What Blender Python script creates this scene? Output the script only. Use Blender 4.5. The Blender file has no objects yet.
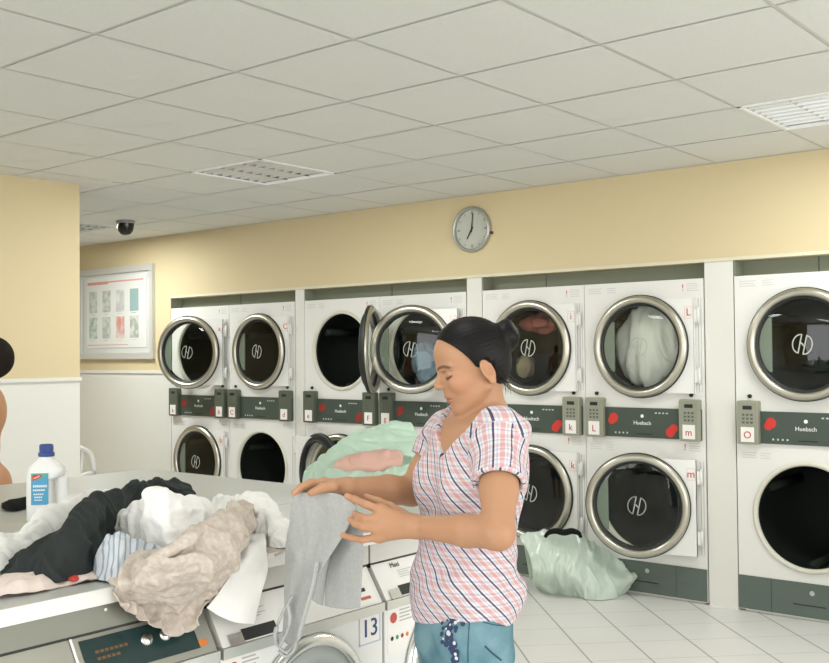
import bpy, math, numpy as np
from mathutils import Vector, Matrix, noise as mnoise
from mathutils.bvhtree import BVHTree

PI = math.pi
SC = bpy.context.scene
COL = SC.collection

# ------------------------------------------------------------------ camera
F_PX, YAW, PITCH, ROLL, CAM_H = 1022.3, 39.42, 1.274, -0.536, 1.5
def cam_basis():
    y, p, r = (math.radians(a) for a in (YAW, PITCH, ROLL))
    f = np.array([-math.sin(y) * math.cos(p), math.cos(y) * math.cos(p), math.sin(p)])
    rt = np.array([math.cos(y), math.sin(y), 0.0])
    up = np.cross(rt, f)
    r2 = rt * math.cos(r) + up * math.sin(r)
    return f, r2, np.cross(r2, f)
FWD, RGT, UPV = cam_basis()
cam = bpy.data.objects.new('camera', bpy.data.cameras.new('camera'))
COL.objects.link(cam)
cam.data.sensor_width = 36.0
cam.data.lens = 36.0 * F_PX / 829.0
cam.data.clip_start = 0.05
m = Matrix.Identity(4)
for i in range(3):
    m[i][0], m[i][1], m[i][2] = RGT[i], UPV[i], -FWD[i]
m[2][3] = CAM_H
cam.matrix_world = m
SC.camera = cam

# ------------------------------------------------------------------ world, light, exposure
SC.view_settings.view_transform = 'Standard'
SC.view_settings.look = 'None'
SC.view_settings.gamma = 1.0
SC.view_settings.use_curve_mapping = False
SC.view_settings.exposure = -0.2
world = bpy.data.worlds.new('daylight'); SC.world = world
world.use_nodes = True
bg = world.node_tree.nodes['Background']
bg.inputs[0].default_value = (0.80, 0.90, 1.0, 1)
bg.inputs[1].default_value = 1.2
def area(name, loc, rot, sx, sy, power, color):
    l = bpy.data.lights.new(name, 'AREA'); l.shape = 'RECTANGLE'
    l.size, l.size_y, l.energy, l.color = sx, sy, power, color
    o = bpy.data.objects.new(name, l); COL.objects.link(o)
    o.location = loc; o.rotation_euler = rot
    return o
# daylight through the shop front behind the camera and through the side windows
area('shopfront_daylight', (-1.2, -2.55, 1.45), (math.radians(90), 0, 0), 6.6, 2.1, 150, (1.0, 0.985, 0.95))
area('side_window_daylight', (2.75, 2.4, 1.45), (math.radians(90), 0, math.radians(90)), 5.0, 2.1, 135, (1.0, 0.985, 0.95))
# area lamps below the ceiling: under the louvre lights, plus added fill without fixtures
LAMP_W = {(-7.75, 4.82): 46, (-7.75, 1.06): 30, (-4.62, 4.2): 34, (-1.49, 4.82): 24, (-4.62, 1.06): 12, (-1.49, 1.69): 6, (0.4, -0.2): 5, (-3.4, -1.4): 8}
for lx, ly in ((-4.62, 4.2), (-1.49, 4.82), (-7.75, 4.82), (-4.62, 1.06), (-1.49, 1.69), (0.4, -0.2), (-7.75, 1.06), (-3.4, -1.4)):
    area('ceiling_lamp_or_fill', (lx, ly, 2.59), (0, 0, 0), 0.55, 0.55, LAMP_W.get((lx, ly), 9), (0.97, 1.0, 0.97))

# ------------------------------------------------------------------ helpers
def ray(px, py):
    return FWD + RGT * ((px - 414.5) / F_PX) - UPV * ((py - 331.5) / F_PX)
CAMP = np.array([0.0, 0.0, CAM_H])
FH = np.array([-math.sin(math.radians(YAW)), math.cos(math.radians(YAW)), 0.0])   # horizontal forward
RH = np.array([math.cos(math.radians(YAW)), math.sin(math.radians(YAW)), 0.0])    # horizontal right
def on_axis(px, py, ax, v):
    d = ray(px, py); return CAMP + d * ((v - CAMP[ax]) / d[ax])
def at_d(px, py, d):
    r = ray(px, py); return CAMP + r * (d / (r @ FH))
def loc3(p):                       # world -> (right, forward, up)
    return np.array([p @ RH, p @ FH, p[2]])
def wld(q):
    return RH * q[0] + FH * q[1] + np.array([0, 0, q[2]])
def L(px, py, d):
    return loc3(at_d(px, py, d))

MATS = {}
def mat(name, color, rough=0.5, metal=0.0, spec=0.5, bump=None, blotch=None, coat=0.0):
    """bump=(scale, strength), blotch=(scale, color2, amount)"""
    if name in MATS: return MATS[name]
    mt = bpy.data.materials.new(name); mt.use_nodes = True
    nt = mt.node_tree; b = nt.nodes['Principled BSDF']
    b.inputs['Base Color'].default_value = (*color, 1)
    b.inputs['Roughness'].default_value = rough
    b.inputs['Metallic'].default_value = metal
    b.inputs['Specular IOR Level'].default_value = spec
    b.inputs['Coat Weight'].default_value = coat
    tc = None
    if bump or blotch:
        tc = nt.nodes.new('ShaderNodeTexCoord')
    if bump:
        n = nt.nodes.new('ShaderNodeTexNoise'); n.inputs['Scale'].default_value = bump[0]
        n.inputs['Detail'].default_value = 3
        nt.links.new(tc.outputs['Object'], n.inputs['Vector'])
        bp = nt.nodes.new('ShaderNodeBump'); bp.inputs['Strength'].default_value = bump[1]
        bp.inputs['Distance'].default_value = 0.004
        nt.links.new(n.outputs[0], bp.inputs['Height']); nt.links.new(bp.outputs[0], b.inputs['Normal'])
    if blotch:
        n = nt.nodes.new('ShaderNodeTexNoise'); n.inputs['Scale'].default_value = blotch[0]
        n.inputs['Detail'].default_value = 4
        nt.links.new(tc.outputs['Object'], n.inputs['Vector'])
        rp = nt.nodes.new('ShaderNodeValToRGB')
        rp.color_ramp.elements[0].position = 0.42; rp.color_ramp.elements[1].position = 0.62
        rp.color_ramp.elements[0].color = (*color, 1)
        c2 = [color[i] * (1 - blotch[2]) + blotch[1][i] * blotch[2] for i in range(3)]
        rp.color_ramp.elements[1].color = (*c2, 1)
        nt.links.new(n.outputs[0], rp.inputs[0]); nt.links.new(rp.outputs[0], b.inputs['Base Color'])
    MATS[name] = mt
    return mt

def glass_mat(name, tint, refl=0.05, rough=0.02):
    mt = bpy.data.materials.new(name); mt.use_nodes = True
    nt = mt.node_tree; nt.nodes.clear()
    out = nt.nodes.new('ShaderNodeOutputMaterial')
    mix = nt.nodes.new('ShaderNodeMixShader'); tr = nt.nodes.new('ShaderNodeBsdfTransparent')
    gl = nt.nodes.new('ShaderNodeBsdfGlossy'); lw = nt.nodes.new('ShaderNodeLayerWeight')
    tr.inputs[0].default_value = (*tint, 1); gl.inputs['Roughness'].default_value = rough
    lw.inputs['Blend'].default_value = 0.5
    pw = nt.nodes.new('ShaderNodeMath'); pw.operation = 'POWER'; pw.inputs[1].default_value = 4.0
    ma = nt.nodes.new('ShaderNodeMath'); ma.operation = 'MULTIPLY_ADD'; ma.inputs[1].default_value = 0.7; ma.inputs[2].default_value = refl
    nt.links.new(lw.outputs['Facing'], pw.inputs[0]); nt.links.new(pw.outputs[0], ma.inputs[0])
    nt.links.new(ma.outputs[0], mix.inputs[0]); nt.links.new(tr.outputs[0], mix.inputs[1])
    nt.links.new(gl.outputs[0], mix.inputs[2]); nt.links.new(mix.outputs[0], out.inputs[0])
    MATS[name] = mt
    return mt

class MB:
    def __init__(s): s.v = []; s.f = []; s.mi = []; s.sm = []; s.cur = 0
    def add(s, vs, fs, smooth=False):
        o = len(s.v); s.v += [tuple(map(float, v)) for v in vs]
        for f in fs:
            s.f.append(tuple(i + o for i in f)); s.mi.append(s.cur); s.sm.append(smooth)
        return s
    def box(s, lo, hi):
        x0, y0, z0 = lo; x1, y1, z1 = hi
        return s.add([(x0,y0,z0),(x1,y0,z0),(x1,y1,z0),(x0,y1,z0),(x0,y0,z1),(x1,y0,z1),(x1,y1,z1),(x0,y1,z1)],
              [(0,3,2,1),(4,5,6,7),(0,1,5,4),(1,2,6,5),(2,3,7,6),(3,0,4,7)])
    def bevbox(s, lo, hi, r=0.01, axis=1, n=4):
        """box with rounded corners in the plane across `axis`"""
        a, b = [i for i in range(3) if i != axis]
        pts = []
        for cx, cy, a0 in ((hi[a]-r, hi[b]-r, 0), (lo[a]+r, hi[b]-r, 90), (lo[a]+r, lo[b]+r, 180), (hi[a]-r, lo[b]+r, 270)):
            for k in range(n + 1):
                t = math.radians(a0 + 90 * k / n); pts.append((cx + r * math.cos(t), cy + r * math.sin(t)))
        N = len(pts); vs = []
        for w in (lo[axis], hi[axis]):
            for p in pts:
                q = [0, 0, 0]; q[a], q[b], q[axis] = p[0], p[1], w; vs.append(q)
        fs = [tuple(range(N)), tuple(range(2 * N - 1, N - 1, -1))]
        fs += [(i, i + N, (i + 1) % N + N, (i + 1) % N) for i in range(N)]
        return s.add(vs, fs)
    def lathe(s, prof, c=(0,0,0), axis=1, n=48, smooth=True, close=False, a0=0, a1=360):
        """prof: (radius, offset along axis)"""
        full = abs(a1 - a0) >= 360
        m_ = n if full else n + 1
        a, b = [i for i in range(3) if i != axis]
        vs = []
        for r, h in prof:
            for k in range(m_):
                t = math.radians(a0 + (a1 - a0) * k / n)
                q = [0, 0, 0]; q[a] = c[a] + r * math.cos(t); q[b] = c[b] + r * math.sin(t); q[axis] = c[axis] + h
                vs.append(q)
        fs = []
        for i in range(len(prof) - 1):
            for k in range(n):
                k2 = (k + 1) % m_
                fs.append((i*m_+k, i*m_+k2, (i+1)*m_+k2, (i+1)*m_+k))
        return s.add(vs, fs, smooth)
    def disc(s, r, c, axis=1, n=32, x_max=None):
        a, b = [i for i in range(3) if i != axis]; vs = []
        for k in range(n):
            t = 2 * PI * k / n; q = list(c); q[a] += r * math.cos(t); q[b] += r * math.sin(t); vs.append(q)
        return s.add(vs, [tuple(range(n))])
    def tube(s, pts, r, n=8, cap=True, flat=1.0):
        pts = [np.array(p, float) for p in pts]; vs = []; K = len(pts)
        rs = r if hasattr(r, '__len__') else [r] * K
        up = np.array([0.0, 0.0, 1.0])
        for i, p in enumerate(pts):
            t = pts[min(i+1, K-1)] - pts[max(i-1, 0)]; t /= np.linalg.norm(t) + 1e-9
            u = up if abs(t[2]) < 0.95 else np.array([1.0, 0, 0])
            x = np.cross(u, t); x /= np.linalg.norm(x); y = np.cross(t, x)
            for k in range(n):
                a = 2 * PI * k / n; vs.append(p + rs[i] * (x * math.cos(a) + flat * y * math.sin(a)))
        fs = [(i*n+k, i*n+(k+1)%n, (i+1)*n+(k+1)%n, (i+1)*n+k) for i in range(K-1) for k in range(n)]
        if cap: fs += [tuple(range(n-1, -1, -1)), tuple(range((K-1)*n, K*n))]
        return s.add(vs, fs, True)
    def sphere(s, c, r, nu=16, nv=10):
        r = r if hasattr(r, '__len__') else (r, r, r)
        vs, fs = [], []
        for i in range(nv + 1):
            p = PI * i / nv
            for k in range(nu):
                t = 2 * PI * k / nu
                vs.append((c[0]+r[0]*math.sin(p)*math.cos(t), c[1]+r[1]*math.sin(p)*math.sin(t), c[2]+r[2]*math.cos(p)))
        for i in range(nv):
            for k in range(nu): fs.append((i*nu+k, (i+1)*nu+k, (i+1)*nu+(k+1)%nu, i*nu+(k+1)%nu))
        return s.add(vs, fs, True)
    def mesh(s, name, mats):
        me = bpy.data.meshes.new(name); me.from_pydata(s.v, [], s.f)
        for q in (mats if isinstance(mats, (list, tuple)) else [mats]): me.materials.append(q)
        me.polygons.foreach_set('material_index', s.mi); me.polygons.foreach_set('use_smooth', s.sm)
        me.update(); return me
    def build(s, name, mats, parent=None, loc=(0,0,0), rot=(0,0,0)):
        return link(name, s.mesh(name, mats), parent, loc, rot)

def link(name, me, parent=None, loc=(0,0,0), rot=(0,0,0)):
    o = bpy.data.objects.new(name, me); COL.objects.link(o)
    o.location = loc; o.rotation_euler = rot
    if parent is not None: o.parent = parent
    return o
def tag(o, label, cat, group=None, kind=None):
    o['label'] = label; o['category'] = cat
    if group: o['group'] = group
    if kind: o['kind'] = kind
    return o
def thing(name, label, cat, loc=(0,0,0), rz=0.0, group=None):
    o = bpy.data.objects.new(name, None); COL.objects.link(o)
    o.location = loc; o.rotation_euler = (0, 0, rz); o.empty_display_size = 0.1
    return tag(o, label, cat, group)
def struct(name, mb, mats, loc=(0,0,0), parent=None):
    o = mb.build(name, mats, parent, loc); o['kind'] = 'structure'; return o
_TXT = {}
def text_mesh(txt, size, material, depth=0.0006):
    """lettering as a mesh in the XZ plane facing -Y, centred on the origin"""
    key = (txt, size, material.name)
    if key in _TXT: return _TXT[key]
    cu = bpy.data.curves.new('lettering', 'FONT'); cu.body = txt; cu.size = size
    cu.align_x = 'CENTER'; cu.align_y = 'CENTER'; cu.extrude = depth; cu.resolution_u = 3
    ob = bpy.data.objects.new('lettering_source', cu); COL.objects.link(ob)
    dg = bpy.context.evaluated_depsgraph_get()
    me = bpy.data.meshes.new_from_object(ob.evaluated_get(dg))
    bpy.data.objects.remove(ob); bpy.data.curves.remove(cu)
    me.transform(Matrix.Rotation(PI / 2, 4, 'X'))
    me.materials.clear(); me.materials.append(material)
    _TXT[key] = me
    return me

# ------------------------------------------------------------------ materials
yellow = mat('warm_yellow_wall_paint', (0.66, 0.55, 0.34), 0.75, bump=(60, 0.05))
white_paint = mat('white_wall_paint', (0.74, 0.73, 0.68), 0.6, bump=(60, 0.04))
cream = mat('cream_wall_paint', (0.70, 0.66, 0.50), 0.7)
white_enamel = mat('white_enamel', (0.78, 0.775, 0.745), 0.28, spec=0.5)
white_panel = mat('white_door_panel', (0.82, 0.815, 0.79), 0.3)
rim_white = mat('cream_rim', (0.70, 0.68, 0.58), 0.4)
chrome = mat('brushed_champagne_metal', (0.55, 0.53, 0.46), 0.34, 1.0)
steel = mat('stainless_steel', (0.60, 0.60, 0.56), 0.45, 0.6)
bright_steel = mat('bright_steel', (0.74, 0.74, 0.71), 0.27, 1.0)
olive_steel = mat('olive_grey_steel', (0.24, 0.245, 0.205), 0.42, 0.55)
rubber = mat('black_rubber', (0.012, 0.014, 0.012), 0.5)
black = mat('black_plastic', (0.012, 0.014, 0.013), 0.4)
drum_dark = mat('dark_drum_steel', (0.016, 0.021, 0.016), 0.75, 0.0, 0.2)
strip_green = mat('dark_green_grey_panel', (0.055, 0.075, 0.060), 0.45)
base_green = mat('green_grey_kick_panel', (0.105, 0.135, 0.115), 0.5)
coin_beige = mat('beige_grey_coin_box', (0.33, 0.33, 0.25), 0.45, 0.2)
coin_dark = mat('olive_coin_box', (0.115, 0.13, 0.095), 0.45, 0.2)
red = mat('red_print', (0.62, 0.035, 0.025), 0.5)
dark_red = mat('dark_red_print', (0.30, 0.03, 0.02), 0.5)
red_ink = mat('crimson_ink', (0.50, 0.03, 0.06), 0.6)
white_ink = mat('white_print', (0.85, 0.86, 0.82), 0.5)
grey_ink = mat('grey_print', (0.45, 0.45, 0.44), 0.6)
black_ink = mat('black_print', (0.02, 0.02, 0.025), 0.6)
blue_ink = mat('dark_blue_ink', (0.03, 0.06, 0.20), 0.6)
paper = mat('white_paper', (0.83, 0.81, 0.77), 0.7)
latch_grey = mat('grey_green_latch_plate', (0.21, 0.25, 0.21), 0.4)
gap_green = mat('olive_recess_board', (0.22, 0.24, 0.175), 0.7)
seam_dark = mat('shadow_gap', (0.10, 0.11, 0.10), 0.7)
laminate = mat('pale_grey_laminate', (0.47, 0.475, 0.45), 0.32, bump=(40, 0.02))
laminate_edge = mat('white_laminate_edge', (0.80, 0.79, 0.76), 0.35)
washer_white = mat('washer_white', (0.80, 0.80, 0.79), 0.3)
orange = mat('orange_print', (0.70, 0.20, 0.03), 0.5)
green_ink = mat('green_print', (0.05, 0.25, 0.12), 0.5)
lens_dark = mat('smoked_dome', (0.012, 0.016, 0.014), 0.12)
clear_glass = glass_mat('door_glass', (0.88, 0.91, 0.875))
washer_glass = glass_mat('washer_glass', (0.42, 0.48, 0.46), 0.08)
pane_glass = glass_mat('window_glass', (0.95, 0.97, 0.96))

# ------------------------------------------------------------------ room shell
WY = 5.79           # plane of the dryer fronts
CZ = 2.61           # ceiling height
T = 0.627           # ceiling tile module
CX0, CY0 = -1.80, 4.51
XL, XR, YB = -9.85, 3.0, -2.8

def floor_mat():
    mt = bpy.data.materials.new('white_floor_tiles'); mt.use_nodes = True
    nt = mt.node_tree; b = nt.nodes['Principled BSDF']; N = nt.nodes.new; K = nt.links.new
    tc = N('ShaderNodeTexCoord'); mp = N('ShaderNodeMapping')
    mp.inputs['Rotation'].default_value = (0, 0, math.radians(45))
    K(tc.outputs['Object'], mp.inputs[0])
    sep = N('ShaderNodeSeparateXYZ'); K(mp.outputs[0], sep.inputs[0])
    def groove(sock, off):
        a = N('ShaderNodeMath'); a.operation = 'ADD'; a.inputs[1].default_value = off; K(sock, a.inputs[0])
        d = N('ShaderNodeMath'); d.operation = 'DIVIDE'; d.inputs[1].default_value = 0.30; K(a.outputs[0], d.inputs[0])
        fr = N('ShaderNodeMath'); fr.operation = 'FRACT'; K(d.outputs[0], fr.inputs[0])
        s_ = N('ShaderNodeMath'); s_.operation = 'SUBTRACT'; s_.inputs[1].default_value = 0.5; K(fr.outputs[0], s_.inputs[0])
        ab = N('ShaderNodeMath'); ab.operation = 'ABSOLUTE'; K(s_.outputs[0], ab.inputs[0])
        g = N('ShaderNodeMath'); g.operation = 'GREATER_THAN'; g.inputs[1].default_value = 0.5 - 0.0045 / 0.30; K(ab.outputs[0], g.inputs[0])
        return g.outputs[0]
    # rotated by 45 deg: y' = (x + y)/sqrt2 : joints at x + y = 2.72 + k * 0.4243
    g1 = groove(sep.outputs['Y'], -2.72 / math.sqrt(2) + 3.0)
    g2 = groove(sep.outputs['X'], 3.1)
    h = N('ShaderNodeMath'); h.operation = 'MULTIPLY'; h.inputs[1].default_value = 0.35; K(g2, h.inputs[0])
    mx = N('ShaderNodeMath'); mx.operation = 'MAXIMUM'; K(g1, mx.inputs[0]); K(h.outputs[0], mx.inputs[1])
    nz = N('ShaderNodeTexNoise'); nz.inputs['Scale'].default_value = 2.2; nz.inputs['Detail'].default_value = 6
    K(tc.outputs['Object'], nz.inputs['Vector'])
    rp = N('ShaderNodeValToRGB'); rp.color_ramp.elements[0].color = (0.66, 0.645, 0.62, 1); rp.color_ramp.elements[1].color = (0.76, 0.75, 0.73, 1)
    K(nz.outputs[0], rp.inputs[0])
    mixc = N('ShaderNodeMix'); mixc.data_type = 'RGBA'; K(mx.outputs[0], mixc.inputs[0]); K(rp.outputs[0], mixc.inputs[6])
    mixc.inputs[7].default_value = (0.34, 0.32, 0.29, 1)
    K(mixc.outputs[2], b.inputs['Base Color']); b.inputs['Roughness'].default_value = 0.35
    b.inputs['Specular IOR Level'].default_value = 0.35
    return mt
def ceil_mat():
    mt = bpy.data.materials.new('mineral_fibre_tiles'); mt.use_nodes = True
    nt = mt.node_tree; b = nt.nodes['Principled BSDF']; N = nt.nodes.new; K = nt.links.new
    tc = N('ShaderNodeTexCoord'); nz = N('ShaderNodeTexNoise'); nz.inputs['Scale'].default_value = 90; nz.inputs['Detail'].default_value = 4
    K(tc.outputs['Object'], nz.inputs['Vector'])
    rp = N('ShaderNodeValToRGB'); rp.color_ramp.elements[0].position = 0.3; rp.color_ramp.elements[1].position = 0.7
    rp.color_ramp.elements[0].color = (0.68, 0.685, 0.645, 1); rp.color_ramp.elements[1].color = (0.72, 0.725, 0.685, 1)
    K(nz.outputs[0], rp.inputs[0]); K(rp.outputs[0], b.inputs['Base Color'])
    b.inputs['Roughness'].default_value = 0.9
    bp = N('ShaderNodeBump'); bp.inputs['Strength'].default_value = 0.08; bp.inputs['Distance'].default_value = 0.004
    K(nz.outputs[0], bp.inputs['Height']); K(bp.outputs[0], b.inputs['Normal'])
    return mt

f = MB(); f.box((XL, YB, -0.1), (XR, WY + 1.0, 0.0)); struct('floor', f, floor_mat())
LIGHT_CELLS = [(-5, -1), (0, 0), (-10, 0)]
c = MB(); bars = MB()
i0, i1 = int((XL - CX0) / T) - 1, int((XR - CX0) / T) + 1
j0, j1 = int((YB - CY0) / T) - 1, 2
g = 0.008
for i in range(i0, i1 + 1):
    for j in range(j0, j1 + 1):
        if (i, j) in LIGHT_CELLS: continue
        x, y = CX0 + i * T, CY0 + j * T
        ya, yb2 = y + g, min(y + T - g, WY + 0.1)
        if yb2 > ya: c.add([(x + g, ya, CZ), (x + g, yb2, CZ), (x + T - g, yb2, CZ), (x + T - g, ya, CZ)], [(0, 1, 2, 3)])
for i in range(i0, i1 + 2):
    x = CX0 + i * T; bars.box((x - g, CY0 + j0 * T, CZ + 0.001), (x + g, WY + 0.1, CZ + 0.03))
for j in range(j0, j1 + 1):
    y = CY0 + j * T; bars.box((CX0 + i0 * T, y - g, CZ + 0.0015), (CX0 + (i1 + 1) * T, y + g, CZ + 0.03))
ce = struct('ceiling', c, ceil_mat())
grid_grey = mat('ceiling_grid_bar', (0.56, 0.56, 0.52), 0.6)
bo = bars.build('ceiling_grid', grid_grey, ce); bo['kind'] = 'structure'
rb = MB(); rb.box((XL, YB, CZ + 0.25), (XR, WY + 1, CZ + 0.3)); rbo = rb.build('ceiling_slab', white_paint, ce); rbo['kind'] = 'structure'

# back wall: wainscot, upper wall, alcove for the dryers with lintel and columns
W = 0.808
AX0, AX1 = -7.637, -1.530
STACKS = [-7.633, -6.825, -5.903, -5.095, -4.146, -3.338, -2.342]
GAPZ = 2.033
b = MB()
b.box((XL, WY, 0), (AX0, WY + 0.9, 1.345)); b.cur = 1
b.box((XL, WY, 1.345), (AX0, WY + 0.9, GAPZ))
b.box((XL, WY, GAPZ), (XR, WY + 0.9, CZ + 0.2)); b.cur = 0
b.box((AX1, WY, 0), (XR, WY + 0.9, GAPZ))
b.box((AX0, WY + 0.78, 0), (AX1, WY + 0.9, GAPZ))
struct('wall_back', b, [white_paint, yellow])
t = MB(); t.box((XL, WY - 0.012, 1.345), (AX0 - 0.02, WY, 1.372)); struct('trim_1', t, white_paint)
t = MB(); t.box((AX0, WY - 0.006, GAPZ - 0.002), (AX1, WY + 0.004, GAPZ + 0.018)); struct('trim_2', t, cream)
colm = MB()
for xa, xb in ((-6.017, -5.903), (-4.287, -4.146), (-2.530, -2.342)):
    colm.box((xa + 0.006, WY + 0.004, 0.0), (xb - 0.006, WY + 0.78, GAPZ))
for xa, xb in ((AX0, -6.017), (-5.903, -4.287), (-4.146, -2.530), (-2.342, AX1)):
    pass
struct('wall_columns', colm, white_paint)
gp = MB()
for xa, xb in ((AX0, -6.017), (-5.903, -4.287), (-4.146, -2.530), (-2.342, AX1)):
    gp.box((xa + 0.002, WY + 0.12, 1.94), (xb - 0.002, WY + 0.14, GAPZ - 0.001))
    gp.cur = 1
    xm = xa + W * (1.02 if xb < -3 else 0.55)
    gp.box((xm, WY + 0.117, 1.94), (xm + 0.006, WY + 0.12, GAPZ - 0.001)); gp.cur = 0
for xa in (AX0, -5.903, -4.146, -2.342):
    gp.box((xa + 0.001, WY + 0.002, 1.94), (xa + 0.008, WY + 0.125, GAPZ - 0.001))
struct('trim_3', gp, [gap_green, seam_dark])
# partition on the left
PX, PYE = -5.82, 3.70
b = MB(); b.box((PX - 0.14, YB, 0), (PX, PYE, 1.372)); b.cur = 1; b.box((PX - 0.14, YB, 1.372), (PX, PYE, CZ + 0.1))
struct('wall_partition', b, [white_paint, yellow])
t = MB(); t.box((PX, YB, 1.352), (PX + 0.016, PYE + 0.004, 1.374)); struct('trim_4', t, white_paint)
# right wall and shop front with window openings
def window_wall(name, along_x, fixed, a0, a1, wa0, wa1, z0, z1, th, n):
    b = MB()
    def bx(u0, u1, za, zb):
        if along_x: b.box((u0, min(fixed, fixed + th), za), (u1, max(fixed, fixed + th), zb))
        else: b.box((min(fixed, fixed + th), u0, za), (max(fixed, fixed + th), u1, zb))
    bx(a0, wa0, 0, CZ + 0.1); bx(wa1, a1, 0, CZ + 0.1); bx(wa0, wa1, 0, z0); bx(wa0, wa1, z1, CZ + 0.1)
    struct(name, b, yellow)
    fr = MB(); gl = MB()
    for k in range(n + 1):
        u = wa0 + (wa1 - wa0) * k / n
        if along_x: fr.box((u - 0.03, fixed + th * 0.3, z0), (u + 0.03, fixed + th * 0.7, z1))
        else: fr.box((fixed + th * 0.3, u - 0.03, z0), (fixed + th * 0.7, u + 0.03, z1))
    for z in (z0, z1 - 0.06):
        if along_x: fr.box((wa0, fixed + th * 0.3, z), (wa1, fixed + th * 0.7, z + 0.06))
        else: fr.box((fixed + th * 0.3, wa0, z), (fixed + th * 0.7, wa1, z + 0.06))
    y = fixed + th * 0.5
    gl.add([(wa0, y, z0), (wa1, y, z0), (wa1, y, z1), (wa0, y, z1)] if along_x else [(y, wa0, z0), (y, wa1, z0), (y, wa1, z1), (y, wa0, z1)], [(0, 1, 2, 3)])
    return fr, gl
fr, gl = window_wall('wall_front', True, YB, XL, XR, -4.6, 2.2, 0.35, 2.5, -0.15, 4)
w1 = struct('window_1', fr, white_enamel); gl.build('window_pane', pane_glass, w1)['kind'] = 'structure'
fr, gl = window_wall('wall_right', False, XR, YB, WY + 0.9, -0.3, 5.1, 0.35, 2.5, 0.15, 4)
w2 = struct('window_2', fr, white_enamel); gl.build('window_pane', pane_glass, w2)['kind'] = 'structure'

b = MB(); b.box((XL - 0.1, YB, 0), (XL, WY + 0.9, CZ + 0.1)); struct('wall_left', b, yellow)

# ------------------------------------------------------------------ ceiling lights
tube_lit = bpy.data.materials.new('fluorescent_tube'); tube_lit.use_nodes = True
_b = tube_lit.node_tree.nodes['Principled BSDF']
_b.inputs['Emission Color'].default_value = (0.92, 0.97, 1.0, 1); _b.inputs['Emission Strength'].default_value = 3.0
louvre = mat('mirror_louvre', (0.62, 0.64, 0.66), 0.16, 1.0)
louvre_edge = mat('louvre_frame_white', (0.85, 0.85, 0.83), 0.4)
def ceiling_light(i, j, label):
    x, y = CX0 + i * T, CY0 + j * T
    r = thing('ceiling_light', label, 'ceiling light', (x + T / 2, y + T / 2, CZ), 0, 'recessed louvre lights in the tiled ceiling')
    h = T / 2 - 0.002
    fr = MB()
    for a in (-1, 1):
        fr.box((-h, min(a*h, a*(h-0.018)), -0.006), (h, max(a*h, a*(h-0.018)), 0.01))
        fr.box((min(a*h, a*(h-0.018)), -h, -0.0055), (max(a*h, a*(h-0.018)), h, 0.0095))
    fr.build('frame', louvre_edge, r)
    hs = MB(); hs.box((-h, -h, 0.10), (h, h, 0.105))
    for a in (-1, 1):
        hs.box((a*h - 0.002, -h, 0.0), (a*h + 0.002, h, 0.1)); hs.box((-h, a*h - 0.002, 0.0), (h, a*h + 0.002, 0.1))
    hs.build('housing', louvre_edge, r)
    # three parabolic troughs running along y, with cross blades
    n = 3; wv = 2 * (h - 0.018) / n
    rf = MB(); bl = MB()
    for k in range(n):
        xc = -h + 0.018 + wv * (k + 0.5)
        prof = [(xc + sgn * (wv / 2) * math.sqrt(max(0.0, 1 - q)), 0.085 * q + 0.002) for sgn in (-1, 1) for q in ([0, .2, .4, .6, .75] if sgn < 0 else [.75, .6, .4, .2, 0])]
        prof.insert(5, (xc, 0.085 * 0.8))
        vs = [(p[0], yy, p[1]) for yy in (-h + 0.018, h - 0.018) for p in prof]; q = len(prof)
        rf.add(vs, [(a, a + 1, a + 1 + q, a + q) for a in range(q - 1)], True)
        for e in range(1, 8):
            yy = -h + 0.018 + 2 * (h - 0.018) * e / 8
            bl.add([(xc - wv/2, yy - 0.002, 0.0), (xc + wv/2, yy - 0.002, 0.0), (xc + wv/2, yy + 0.002, 0.0), (xc - wv/2, yy + 0.002, 0.0),
                    (xc - wv/2, yy - 0.009, 0.035), (xc + wv/2, yy - 0.009, 0.035), (xc + wv/2, yy + 0.009, 0.035), (xc - wv/2, yy + 0.009, 0.035)],
                   [(0,3,2,1),(4,5,6,7),(0,1,5,4),(1,2,6,5),(2,3,7,6),(3,0,4,7)])
        tb = MB(); tb.tube([(xc, -h + 0.03, 0.052), (xc, h - 0.03, 0.052)], 0.008); tb.build('tube', tube_lit, r)
    rf.build('reflector', louvre, r); bl.build('louvre', mat('satin_louvre_blade', (0.72, 0.73, 0.72), 0.35, 0.5), r)
ceiling_light(-5, -1, 'square louvred ceiling light in the ceiling middle, above the left-hand dryers')
ceiling_light(0, 0, 'bright louvred ceiling light cut by the right edge of the photo')
ceiling_light(-10, 0, 'far louvred ceiling light beside the black dome camera')

# dome camera
r = thing('dome_camera', 'small black dome security camera hanging from the ceiling at the far left', 'security camera', (-7.09, 4.93, CZ), 0)
k = MB(); k.lathe([(0.0, 0), (0.075, 0), (0.075, -0.02), (0.068, -0.024), (0.0, -0.024)], axis=2, n=32); k.build('mount', mat('grey_mount', (0.3, 0.31, 0.3), 0.5), r)
k = MB(); k.lathe([(0.068, -0.024), (0.066, -0.05), (0.058, -0.085), (0.04, -0.108), (0.02, -0.118), (0.0, -0.12)], axis=2, n=32); k.build('dome', lens_dark, r)

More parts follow.
